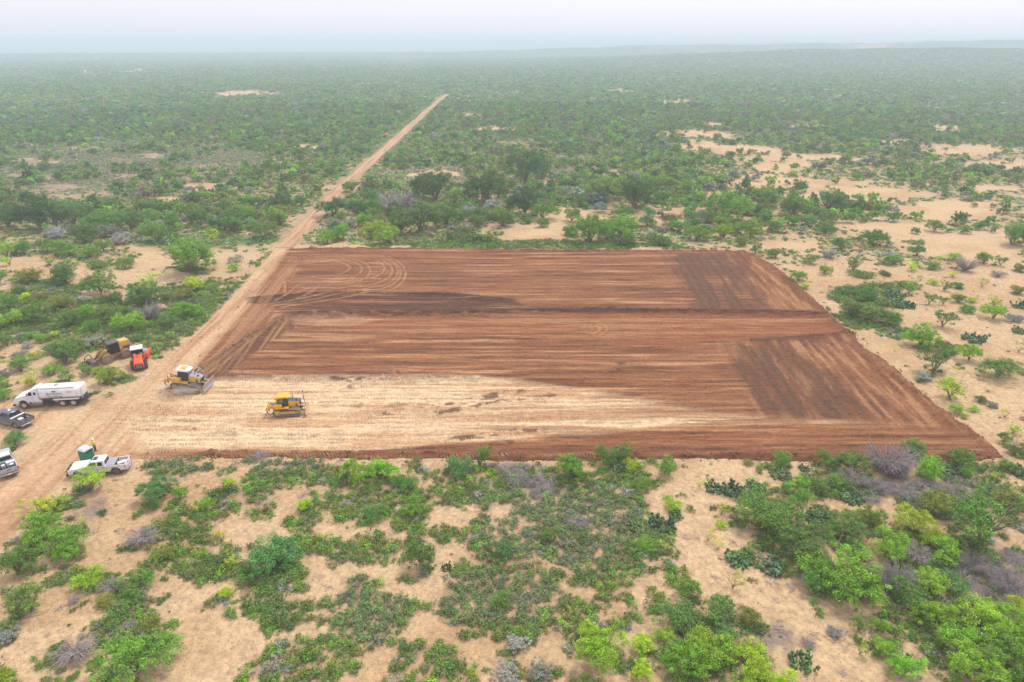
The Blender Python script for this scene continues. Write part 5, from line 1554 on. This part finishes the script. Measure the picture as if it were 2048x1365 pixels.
for s in (1, -1):
    wheel(e, FX, s * 1.02, .53, .30, rim=P_ALU)
    for x in (R1, R2):
        wheel(e, x, s * .98, .53, .28, rim=P_ALU); wheel(e, x, s * .66, .53, .26, rim=P_ALU)
    rz = (math.pi / 2, 0, 0 if s < 0 else math.pi)
    text('Brothers', e, (-.95, s * 1.222, 2.02), .40, rz, P_INK, sx=1.35)
    text('Trucking', e, (-.95, s * 1.222, 1.62), .36, rz, P_INK, sx=1.35)
    text('64098', e, (-2.9 if s > 0 else -2.9, s * 1.222, 2.25), .20, rz, P_INK)
    lg = MB()
    for q in (-1, 1):
        lg.add([(-.95 + q * .05, s * 1.224, 2.36), (-.95 + q * .26, s * 1.224, 2.42), (-.95 + q * .22, s * 1.224, 2.58), (-.95 + q * .05, s * 1.224, 2.64)], [(0, 1, 2, 3)])
    lg.build('emblem', P_INK, e)

def track_assembly(e, y, L, H, w, sprR, mat_frame):
    """track loop with grousers, frame, rear sprocket and front idler"""
    r = H / 2
    pts = []
    for a in np.linspace(math.pi / 2, math.pi * 1.5, 9): pts.append((-L / 2 + r + r * math.cos(a), r + r * math.sin(a)))
    for a in np.linspace(-math.pi / 2, math.pi / 2, 9): pts.append((L / 2 - r * .85 + r * .85 * math.cos(a), r * .85 + r * .85 * math.sin(a)))
    P = np.array(pts + [pts[0]]); seg = np.hypot(*np.diff(P, axis=0).T); cum = np.append(0, np.cumsum(seg)); n = int(cum[-1] / .21)
    t = np.linspace(0, cum[-1], n + 1)[:-1]
    X = np.interp(t, cum, P[:, 0]); Z = np.interp(t, cum, P[:, 1])
    m = MB()
    for i in range(n):
        dx, dz = X[(i + 1) % n] - X[i - 1], Z[(i + 1) % n] - Z[i - 1]; q = math.hypot(dx, dz); dx, dz = dx / q, dz / q
        c = Matrix(((dx, 0, -dz, X[i]), (0, 1, 0, y), (dz, 0, dx, Z[i]), (0, 0, 0, 1)))
        m.box(-.10, .10, -w / 2, w / 2, -.045, .0, M=c)
        m.box(-.10, -.06, -w / 2, w / 2, -.0, .065, M=c) if False else m.box(-.02, .02, -w / 2, w / 2, -.115, -.045, M=c)
    m.build('track', P_TRACK, e, kind=None)
    MB().box(-L / 2 + r, L / 2 - r, y - w * .33, y + w * .33, H * .22, H * .62).build('track_frame', mat_frame, e, .03)
    MB().cyl((-L / 2 + r, y - w * .42, r), (-L / 2 + r, y + w * .42, r), r * .74, 18).cyl((-L / 2 + r, y - w * .54, r), (-L / 2 + r, y + w * .54, r), r * .45, 14).build('sprocket', mat_frame, e)
    MB().cyl((L / 2 - r * .85, y - w * .36, r * .85), (L / 2 - r * .85, y + w * .36, r * .85), r * .62, 18).build('idler', P_TRACK, e)
    ro = MB()
    for x in np.linspace(-L / 2 + 1.6 * r, L / 2 - 1.6 * r, 6): ro.cyl((x, y - w * .38, H * .17), (x, y + w * .38, H * .17), H * .13, 10)
    ro.build('rollers', P_TRACK, e)

def bulldozer(e, k, yel, roof, frame, sweeps=False, mast=False, blade_mat=None, blade_lift=.0, blade_w=1.0):
    """k scales a machine with a 3.3 m track"""
    g = 1.02 * k; L = 3.75 * k; H = 1.02 * k; w = .62 * k
    for s in (1, -1): track_assembly(e, s * g, L, H, w, .4, frame)
    S_ = lambda *a: [q * k for q in a]
    MB().box(*S_(-1.75, 1.75, -.62, .62, .50, 1.15)).build('hull', P_DARKST, e, .03)
    # engine compartment
    MB().prism([(x * k, z * k) for x, z in [(.25, 1.05), (.25, 1.98), (1.72, 1.80), (1.80, 1.70), (1.80, .80), (.6, .80)]], -.62 * k, .62 * k).build('engine_body', yel, e, .04 * k)
    MB().prism([(x * k, z * k) for x, z in [(.22, 1.90), (.22, 2.03), (1.74, 1.86), (1.84, 1.74), (1.84, 1.62)]], -.56 * k, .56 * k).build('hood_top', P_DARKST if not sweeps else P_STEEL, e, .02)
    MB().box(*S_(1.80, 1.86, -.52, .52, .90, 1.68)).build('radiator_grille', P_BLK, e, .01)
    for s in (1, -1):
        for j in range(3):
            MB().box((.55 + .34 * j) * k, (.80 + .34 * j) * k, s * .63 * k - .012, s * .63 * k + .012, 1.10 * k, 1.58 * k).build('side_vent', P_DARKST if j == 2 else yel, e)
        MB().box(-1.62 * k, .32 * k, s * 1.02 * k - .33 * k, s * 1.02 * k + .33 * k, 1.14 * k, 1.24 * k).build('fender', yel, e, .02)
        MB().box(-1.75 * k, -.62 * k, s * .98 * k - .30 * k, s * .98 * k + .30 * k, 1.24 * k, 1.72 * k, .1 * k, 0, .03 * k).build('side_tank', yel, e, .04 * k)
        MB().cyl((.6 * k, s * .66 * k, .98 * k), (1.65 * k, s * .66 * k, .92 * k), .08 * k, 10).build('air_cylinder', P_STEEL, e)
    # cab: dark glass body with posts
    cab = MB().box(*S_(-1.22, .30, -.72, .72, 1.18, 2.62), tx0=.10 * k, tx1=.20 * k, ty=.08 * k).build('cab', P_BLK, e, .03 * k)
    for s in (1, -1):
        yy = lambda z: s * (.72 - .08 * (z - 1.18) / 1.44) * k + s * .012
        MB().quad((-1.05 * k, yy(1.8), 1.80 * k), (-.45 * k, yy(1.8), 1.80 * k), (-.45 * k, yy(2.5), 2.50 * k), (-1.02 * k, yy(2.5), 2.50 * k)).build('window', G_PALE if mast else G_DARK, cab)
        MB().quad((-.36 * k, yy(1.35), 1.35 * k), (.20 * k, yy(1.35), 1.35 * k), (.10 * k, yy(2.5), 2.50 * k), (-.36 * k, yy(2.5), 2.50 * k)).build('door', G_DARK, cab)
    MB().quad((.30 * k - .02 * k, -.6 * k, 1.45 * k), (.30 * k - .02 * k, .6 * k, 1.45 * k), (.13 * k, .56 * k, 2.5 * k), (.13 * k, -.56 * k, 2.5 * k)).build('windscreen', G_PALE, cab)
    MB().box(*S_(-1.45, .42, -.86, .86, 2.62, 2.80), tx0=.12 * k, tx1=.22 * k, ty=.12 * k).build('roof', roof, e, .04 * k)
    if sweeps:
        MB().box(*S_(-.95, -.2, -.45, .45, 2.80, 2.87)).build('roof_hatch', P_YELM, e, .02)
        sw = MB()
        for s in (1, -1):
            sw.tube([(.25 * k, s * .78 * k, 2.76 * k), (.9 * k, s * .72 * k, 2.82 * k), (1.35 * k, s * .66 * k, 2.66 * k), (1.68 * k, s * .60 * k, 2.35 * k), (1.84 * k, s * .55 * k, 1.95 * k), (1.86 * k, s * .52 * k, 1.60 * k)], .045 * k, 8)
        sw.tube([(.9 * k, -.72 * k, 2.82 * k), (.9 * k, .72 * k, 2.82 * k)], .04 * k, 8); sw.tube([(1.35 * k, -.66 * k, 2.66 * k), (1.35 * k, .66 * k, 2.66 * k)], .04 * k, 8)
        sw.tube([(.35 * k, -.7 * k, 2.78 * k), (.45 * k, -.55 * k, 2.0 * k)], .04 * k, 6)
        sw.build('limb_riser', P_STEEL, e)
    else:
        MB().box(*S_(-1.62, -1.30, -.7, .7, 2.30, 2.55)).build('cooling_unit', yel, e, .03)
    MB().cyl((.80 * k, .22 * k, 1.9 * k), (.80 * k, .22 * k, 2.42 * k), .07 * k, 10).cyl((.80 * k, .22 * k, 2.42 * k), (.90 * k, .22 * k, 2.56 * k), .06 * k, 10).build('exhaust', P_STEEL if mast else P_BLK, e)
    MB().cyl((1.35 * k, -.2 * k, 1.84 * k), (1.35 * k, -.2 * k, 2.05 * k), .13 * k, 10).build('air_intake', P_BLK, e)
    # blade
    bw = 1.75 * k * blade_w; z0 = blade_lift
    pr = []
    for i in range(7):
        a = R_(-62 + 124 * i / 6); pr.append((2.95 * k - .62 * k * math.cos(a) * .55, z0 + .62 * k + .62 * k * math.sin(a) * 1.05))
    v = []; f = []
    for (x, z) in pr:
        v += [(x, -bw, z), (x, bw, z), (x - .07 * k, -bw, z), (x - .07 * k, bw, z)]
    for i in range(6):
        a = i * 4; b = a + 4
        f += [(a, a + 1, b + 1, b), (a + 2, b + 2, b + 3, a + 3), (a, b, b + 2, a + 2), (a + 1, a + 3, b + 3, b + 1)]
    f += [(0, 2, 3, 1), (24, 25, 27, 26)]
    bl = MB().add(v, f).build('blade', blade_mat or yel, e)
    MB().box(2.60 * k, 2.72 * k, -bw, bw, z0 - .02, z0 + .16 * k).build('cutting_edge', P_ALU if sweeps else P_DARKST, bl)
    for s in (1, -1):
        MB().box(-.2 * k, 2.60 * k, s * .56 * k - .07 * k, s * .56 * k + .07 * k, z0 * .5 + .34 * k, z0 * .5 + .52 * k).build('push_arm', P_DARKST if not sweeps else P_STEEL, e, .02)
        MB().cyl((1.75 * k, s * .40 * k, 1.25 * k), (2.60 * k, s * .45 * k, z0 + .85 * k), .07 * k, 10).build('lift_cylinder', P_STEEL, e)
    # ripper
    rp = MB().prism([(x * k, z * k) for x, z in [(-1.75, .62), (-1.75, 1.20), (-2.35, 1.50), (-2.75, 1.15), (-2.75, .75), (-2.45, .70), (-2.30, 1.0)]], -.62 * k, -.44 * k).build('ripper_arm', yel, e, .02)
    MB().prism([(x * k, z * k) for x, z in [(-1.75, .62), (-1.75, 1.20), (-2.35, 1.50), (-2.75, 1.15), (-2.75, .75), (-2.45, .70), (-2.30, 1.0)]], .44 * k, .62 * k).build('ripper_arm', yel, e, .02)
    MB().box(*S_(-2.95, -2.60, -.95, .95, .80, 1.12)).build('ripper_beam', yel, e, .03)
    for y in (-.8, 0, .8):
        MB().prism([(x * k, z * k) for x, z in [(-2.70, 1.25), (-2.84, 1.25), (-2.88, .50), (-2.62, .28), (-2.60, .36), (-2.74, .56)]], (y - .05) * k, (y + .05) * k).build('ripper_shank', P_DARKST, e)
    for s in (.3, -.3): MB().cyl((-1.7 * k, s * k, 1.45 * k), (-2.65 * k, s * k, 1.05 * k), .08 * k, 10).build('ripper_cylinder', P_STEEL, e)
    if mast:
        for s in (-1, 1):
            mm = MB().cyl((2.66 * k, s * .9 * k, 1.1 * k), (2.50 * k, s * .9 * k, 3.6 * k), .035, 8)
            mm.cyl((2.52 * k, s * .9 * k, 2.55 * k), (2.52 * k, s * .9 * k, 2.75 * k), .07, 8)
            if s < 0: mm.cyl((2.50 * k, s * .9 * k, 3.55 * k), (2.50 * k, s * .9 * k, 3.7 * k), .09, 10)
            (mm.build('mast', P_DARKST, e) if s < 0 else None)

e, d = root('bulldozer', 'large dusty bulldozer with silver roof and limb risers raising dust', 'bulldozer', (343, 784), (398, 784), 1.18, .1)
EXCL[-1] = (EXCL[-1][0], EXCL[-1][1], 4)
e.rotation_euler = (0, R_(7.5), e.rotation_euler.z); e.location.z = .22
bulldozer(e, 1.10, P_YELD, P_LGREY, P_TRACK, sweeps=True, blade_mat=P_STEEL, blade_lift=.30, blade_w=.93)
DOZ = e.location.copy(); DOZYAW = e.rotation_euler.z
e, d = root('bulldozer', 'bright yellow bulldozer with thin mast on its blade on the pale strip', 'bulldozer', (553, 832), (596, 829), .95, .05)
bulldozer(e, .96, P_YEL, P_YEL, P_YELD, mast=True, blade_mat=P_YELD, blade_lift=.05, blade_w=1.0)

# --- wheeled mulcher
e, d = root('forestry_mulcher', 'muddy yellow wheeled mulcher with black cab parked in the scrub', 'mulcher', (237.5, 706), (229, 721), -1.15, 0)
e.scale = (.92, .92, .96); _q = at(225.5, 720.5); e.location.x, e.location.y = _q[0], _q[1]; e.rotation_euler.z = R_(-129)
EXCL[-1] = (EXCL[-1][0], EXCL[-1][1], 3.6)
MB().box(-3.1, -.7, -.75, .75, .85, 1.45).build('rear_frame', P_YELM, e, .04)
MB().prism([(-3.35, 1.40), (-3.35, 2.35), (-3.05, 3.05), (-1.55, 3.10), (-1.30, 2.8), (-1.30, 1.40)], -.95, .95, lambda z: .18 * max(0, z - 2.3) / .8).build('engine_hood', P_YELM, e, .06)
for s in (1, -1): MB().box(-2.9, -1.8, s * .955 - .01, s * .955 + .01, 1.55, 2.2).build('side_grille', P_DARKST, e)
cab = MB().box(-1.25, .35, -.80, .80, 1.30, 3.10, .05, .12, .06).build('cab', P_BLK, e, .03)
MB().box(-1.38, .55, -.92, .92, 3.10, 3.28, .12, .18, .12).build('roof', P_DARKST, e, .03)
MB().quad((.36, -.62, 1.7), (.36, .62, 1.7), (.27, .58, 2.95), (.27, -.58, 2.95)).build('windscreen', G_DARK, cab)
for s in (1, -1): MB().quad((-1.05, s * .80, 1.9), (.15, s * .80, 1.9), (.12, s * .77, 2.9), (-1.03, s * .77, 2.9)).build('side_window', G_DARK, cab)
MB().box(-.8, 1.9, -.62, .62, .80, 1.40).build('front_frame', P_YELM, e, .04)
for s in (1, -1):
    MB().prism([(.6, 1.3), (.9, 2.25), (1.35, 2.30), (2.5, 1.15), (2.75, .75), (2.45, .70), (1.2, 1.75), (1.0, 1.3)], s * .55 - .09, s * .55 + .09).build('lift_arm', P_YELM, e, .02)
    MB().cyl((.9, s * .3, 1.5), (2.2, s * .3, 1.35), .09, 10).build('lift_cylinder', P_DARKST, e)
hd = MB().box(2.55, 3.85, -1.25, 1.25, .10, .95, .25, .15, .02).build('mulching_head', P_DARKST, e, .03)
MB().box(2.85, 3.55, -.85, .85, .95, 1.02).build('head_cover', P_TRACK, e, .01)
MB().cyl((3.62, -1.15, .35), (3.62, 1.15, .35), .30, 18).build('rotor', P_BLK, e)
pb = MB()
for s in (1, -1): pb.tube([(2.7, s * 1.18, .9), (3.1, s * 1.18, 1.75), (3.95, s * 1.18, 1.30), (3.9, s * 1.18, .6)], .07)
pb.tube([(3.1, -1.18, 1.75), (3.1, 1.18, 1.75)], .06) if False else None
pb.tube([(3.95, -1.18, 1.30), (3.95, -.5, 1.32)], .06)
for s in (-.5, .5): pb.tube([(2.8, s, 1.0), (3.3, s * .8, 1.25), (3.6, s, 1.0)], .05)
pb.build('push_bar', P_DARKST, e)
for x in (1.15, -2.05):
    for s in (1, -1): wheel(e, x, s * 1.22, .86, .66, P_MUD, P_STEEL)

# --- orange soil compactor
e, d = root('soil_compactor', 'bright orange roller with white canopy roof standing by the road', 'roller', (281.5, 728), (282, 737.5), -.12, 0)
EXCL[-1] = (EXCL[-1][0], EXCL[-1][1], 3)
MB().prism([(-.35, .60), (-.35, 1.95), (.15, 1.98), (1.35, 1.72), (1.95, 1.45), (2.12, 1.20), (2.15, .55)], -.72, .72, lambda z: .22 * max(0, z - 1.25) / .7).build('engine_hood', P_ORG, e, .09)
gr = MB().box(2.10, 2.18, -.50, .50, .50, 1.26).build('radiator_grille', P_BLK, e, .01)
for y in (-.32, -.11, .11, .32): MB().box(2.185, 2.21, y - .045, y + .045, .58, 1.20).build('bar', P_STEEL, gr)
MB().box(1.95, 2.28, -.80, .80, .32, .56).build('rear_bumper', P_BLK, e, .03)
for s in (1, -1): MB().box(2.05, 2.17, s * .58 - .09, s * .58 + .09, .72, .95).build('tail_light', P_REDL, e, .02)
MB().box(.35, .75, -.20, .20, 1.93, 2.05).build('air_filter', P_ORG, e, .03)
MB().box(-1.9, -.35, -.82, .82, .62, 1.30).build('platform', P_ORG, e, .04)
cab = MB()
for s in (1, -1):
    for x in (-1.75, -.40): cab.box(x - .05, x + .05, s * .76 - .05, s * .76 + .05, 1.3, 2.75)
    cab.box(-1.75, -.40, s * .76 - .02, s * .76 + .02, 1.3, 1.7)
cab.build('canopy_frame', P_BLK, e)
MB().quad((-1.72, -.72, 1.6), (-1.72, .72, 1.6), (-1.72, .72, 2.7), (-1.72, -.72, 2.7)).build('front_window', G_DARK, e)
MB().box(-1.25, -.80, -.28, .28, 1.30, 1.75).box(-.86, -.74, -.26, .26, 1.7, 2.25).build('operator_seat', P_BLK, e, .04)
MB().box(-1.98, -.22, -.92, .92, 2.75, 2.90, .06, .06, .06).build('roof', P_WHITE, e, .04)
for s in (1, -1): wheel(e, .95, s * .92, .74, .52, P_RUB, P_ORG)
# the drum frame is steered away to the side
fr = bpy.data.objects.new('drum_frame', None); C.objects.link(fr); fr.parent = e; fr.location = (-1.95, .10, 0); fr.rotation_euler = (0, 0, R_(-14))
y_ = MB()
for s in (1, -1): y_.box(-2.75, -.30, s * 1.10 - .10, s * 1.10 + .10, .55, 1.25)
y_.box(-.55, -.20, -1.1, 1.1, .50, 1.15); y_.box(-2.95, -2.70, -1.2, 1.2, .55, 1.0)
y_.build('yoke', P_ORG, fr, .04)
MB().cyl((-1.62, -.98, .78), (-1.62, .98, .78), .76, 32).build('drum', P_STEEL, fr, .02)
MB().box(-.3, .25, -.3, .3, .45, .95).build('pivot', P_BLK, fr, .03)

# --- person in hi-vis
e, _ = root('person', 'person in yellow hi-vis vest, white helmet and jeans standing by the toilet', 'person', (189.5, 903), (192.5, 902.6), 0)
e.location.z = .02; EXCL.pop()
def skin(name, joints, edges, mat, par, sub=1, rt=0):
    m = bpy.data.meshes.new(name); m.from_pydata([j[:3] for j in joints], edges, []); m.update()
    m.materials.append(mat)
    o = bpy.data.objects.new(name, m); C.objects.link(o); o.parent = par
    o.modifiers.new('skin', 'SKIN')
    if not m.skin_vertices:
        m.attributes
    for i, j in enumerate(joints):
        sv = m.skin_vertices[0].data[i]; sv.radius = (j[3], j[4] if len(j) > 4 else j[3]); sv.use_root = (i == rt)
    s = o.modifiers.new('sub', 'SUBSURF'); s.levels = sub; s.render_levels = sub
    return o
J = [(0, 0, .96, .135, .15), (0, 0, 1.15, .12, .145), (0, 0, 1.38, .13, .17), (0, 0, 1.50, .06), (.01, 0, 1.58, .06), (.02, 0, 1.68, .095), (.01, 0, 1.75, .07)]
E = [(0, 1), (1, 2), (2, 3), (3, 4), (4, 5), (5, 6)]
def chain(par_, pts):
    p = par_
    for q in pts:
        J.append(q); E.append((p, len(J) - 1)); p = len(J) - 1
    return p
for s in (1, -1):
    chain(0, [(0, s * .10, .90, .10), (.02 * s + .03, s * .11, .50, .065), (.04 * s, s * .12, .10, .045), (.04 * s + .02, s * .12, .05, .045), (.04 * s + .17, s * .13, .035, .035)])
    w = chain(2, [(0, s * .19, 1.42, .065), (-.02, s * .25, 1.14, .045), (.10, s * .25, .90, .032), (.13, s * .245, .85, .032)])
    for k_, ln in enumerate((.075, .085, .08, .065)):
        oy = (k_ - 1.5) * .019
        chain(w, [(.14 + .02, s * .245 + oy, .82, .009), (.165, s * .245 + oy, .82 - ln * .55, .008), (.155, s * .24 + oy, .82 - ln, .007)])
    chain(w, [(.165, s * .225, .84, .011), (.18, s * .21, .80, .009)])
skin('body', J, E, P_SKIN, e, 1, 0)
MB().cyl((0, 0, .93), (0, 0, 1.2), .185, 14, .18).cyl((0, 0, 1.2), (0, 0, 1.44), .18, 14, .20).cyl((0, 0, 1.44), (0, 0, 1.51), .20, 14, .10).build('vest', P_VEST, e, .02)
for z in (1.03, 1.22): MB().cyl((0, 0, z), (0, 0, z + .05), .192, 14).build('reflective_band', P_ALU, e)
for s in (1, -1):
    MB().cyl((0, s * .18, 1.44), (-.02, s * .25, 1.14), .085, 10, .065).build('sleeve', P_VEST, e)
    MB().cyl((.0, s * .09, .96), (.02 * s + .03, s * .11, .50), .115, 10, .088).cyl((.02 * s + .03, s * .11, .50), (.04 * s, s * .12, .09), .088, 10, .07).build('trouser_leg', P_JEAN, e)
    MB().box(.04 * s - .07, .04 * s + .21, s * .12 - .055, s * .12 + .055, -.01, .10, 0, .10, .01).build('boot', P_BOOT, e, .02)
MB().cyl((.015, 0, 1.71), (.015, 0, 1.80), .125, 14, .10).cyl((.015, 0, 1.80), (.015, 0, 1.85), .10, 14, .04).cyl((.045, 0, 1.70), (.045, 0, 1.715), .15, 14).build('helmet', P_WHITE, e, .01)
MB().box(.10, .125, -.012, .012, 1.655, 1.69, 0, .012).build('nose', P_SKIN, e)
for s in (1, -1): MB().box(.095, .112, s * .035 - .012, s * .035 + .012, 1.685, 1.697).build('eye', P_BLK, e)
MB().box(.098, .113, -.022, .022, 1.625, 1.635).build('mouth', P_REDL, e)

# --- survey stakes, litter on the sand
def stake(px, py, h, lab, mat):
    x, y = at(px, py)
    o = MB().prism([(-.02, -.1), (-.02, h), (.02, h + .05), (.03, h), (.03, -.1)], -.02, .02).build('survey_stake', mat, None)
    r_ = bpy.data.objects.new('survey_stake', None); C.objects.link(r_); r_.location = (x, y, zat(x, y)); o.name = 'stake_post'; o.parent = r_
    MB().quad((.03, 0, h - .18), (.26, .03, h - .14), (.24, .03, h - .02), (.03, 0, h)).build('flag_tape', mat, r_)
    setp(r_, lab, 'stake', 'survey stakes round the cleared field')
T_OR = paint('fluorescent orange tape', (.85, .16, .03), amount=.05); T_WD = paint('raw wood', (.45, .33, .20), amount=.2); T_WH = paint('white tape', (.75, .75, .7), amount=.1)
stake(1707, 676, 1.5, 'orange topped survey stake at the tip of the orange soil band', T_OR)
stake(1038, 921, 1.3, "thin pale stake on the field's near edge, right of centre", T_WD)
stake(1115, 597, 1.8, 'thin bare stake standing in the far half of the field', T_WD)
stake(2028, 893, 1.2, "white flagged stake beyond the field's near right corner", T_WH)
stake(579, 486, 1.4, "small stake where the road meets the field's far left corner", T_WH)

def building(px, py, w, d, h, lab, wall, roof):
    x, y = at(px, py)
    r_ = bpy.data.objects.new('farm_shed', None); C.objects.link(r_); r_.location = (x, y, zat(x, y)); r_.rotation_euler = (0, 0, .2)
    MB().box(-w / 2, w / 2, -d / 2, d / 2, -1, h).build('wall', wall, r_)
    MB().prism([(-w / 2 - .4, h), (w / 2 + .4, h), (w / 2 - .5, h + 1.0), (0, h + 1.6), (-w / 2 + .5, h + 1.0)], -d / 2 - .4, d / 2 + .4).build('roof', roof, r_)
    MB().box(-1.4, 1.4, -d / 2 - .05, -d / 2, 0, h * .75).build('door', P_DARKST, r_)
    setp(r_, lab, 'shed'); EXCL.append((x, y, w))
building(276, 144.5, 13, 8, 4, 'pale roofed shed far off at upper left beyond the brush', P_LGREY, P_WHITE)
building(1990, 97, 16, 9, 5, 'tiny white shed on the distant ridge at the right edge', P_LGREY, P_WHITE)

def water_tower():
    x, y = at(172, 150)
    r_ = bpy.data.objects.new('storage_tank', None); C.objects.link(r_); r_.location = (x, y, zat(x, y))
    MB().cyl((0, 0, -1), (0, 0, 7), 2.2, 18).build('tank_wall', P_LGREY, r_)
    MB().cyl((0, 0, 7), (0, 0, 8.2), 2.3, 18, .3).build('roof', P_WHITE, r_)
    setp(r_, 'tall pale storage tank far off at upper left', 'tank'); EXCL.append((x, y, 6))
water_tower()

# --- dust hanging round the large bulldozer
def dust():
    t = NT('pale hanging dust')
    tc = t.node('TexCoord').outputs['Object']
    ln = t.node('VectorMath', {'operation': 'LENGTH'}, _0=tc).outputs['Value']
    fall = t.ramp(ln, 1.0, .25)
    n = t.ramp(t.noise(tc, 2.2, 3, .6), .40, .66)
    den = t.math('MULTIPLY', t.math('MULTIPLY', fall, n), .85)
    vol = t.node('VolumePrincipled', None, Color=(.95, .88, .80, 1), Density=den)
    t.l.new(vol.outputs[0], t.out.inputs['Volume'])
    for i, (dx, dy, sx, sy, sz) in enumerate([(-1.2, -1.4, 4.6, 2.4, 1.5)]):
        M = Matrix.Rotation(DOZYAW, 3, 'Z')
        p = DOZ + M @ Vector((dx, dy, 0))
        v, f = [], []
        nn, mm = 16, 8
        for a in range(mm + 1):
            th = math.pi * a / mm
            for b in range(nn): v.append((math.sin(th) * math.cos(6.28319 * b / nn), math.sin(th) * math.sin(6.28319 * b / nn), math.cos(th)))
        for a in range(mm):
            for b in range(nn): f.append((a * nn + b, a * nn + (b + 1) % nn, (a + 1) * nn + (b + 1) % nn, (a + 1) * nn + b))
        o = MB().add(v, f).build('dust_cloud', t.m, None)
        o.location = (p.x, p.y, .5); o.rotation_euler = (0, 0, DOZYAW); o.scale = (sx, sy, sz)
        setp(o, kind='stuff')
dust()
plant_listed()
low_scrub()
far_trees()
twig_litter()
clods()
# ------------------------------------------------------------------ haze: one closed box of air
def build_haze():
    hz = NT('pale bluish haze')
    vol = hz.node('VolumePrincipled')
    vol.inputs['Color'].default_value = (.76, .89, 1.0, 1)
    vol.inputs['Density'].default_value = 0.00048
    vol.inputs['Anisotropy'].default_value = 0.0
    hz.l.new(vol.outputs[0], hz.out.inputs['Volume'])
    v = [(sx * 36000, sy * 36000, z) for z in (-9.0, 77.0) for sx, sy in ((-1, -1), (1, -1), (1, 1), (-1, 1))]
    m = bpy.data.meshes.new('haze')
    m.from_pydata(v, [], [(3, 2, 1, 0), (4, 5, 6, 7), (0, 1, 5, 4), (1, 2, 6, 5), (2, 3, 7, 6), (3, 0, 4, 7)])
    setp(link('haze', m, hz.m), kind='stuff')
build_haze()
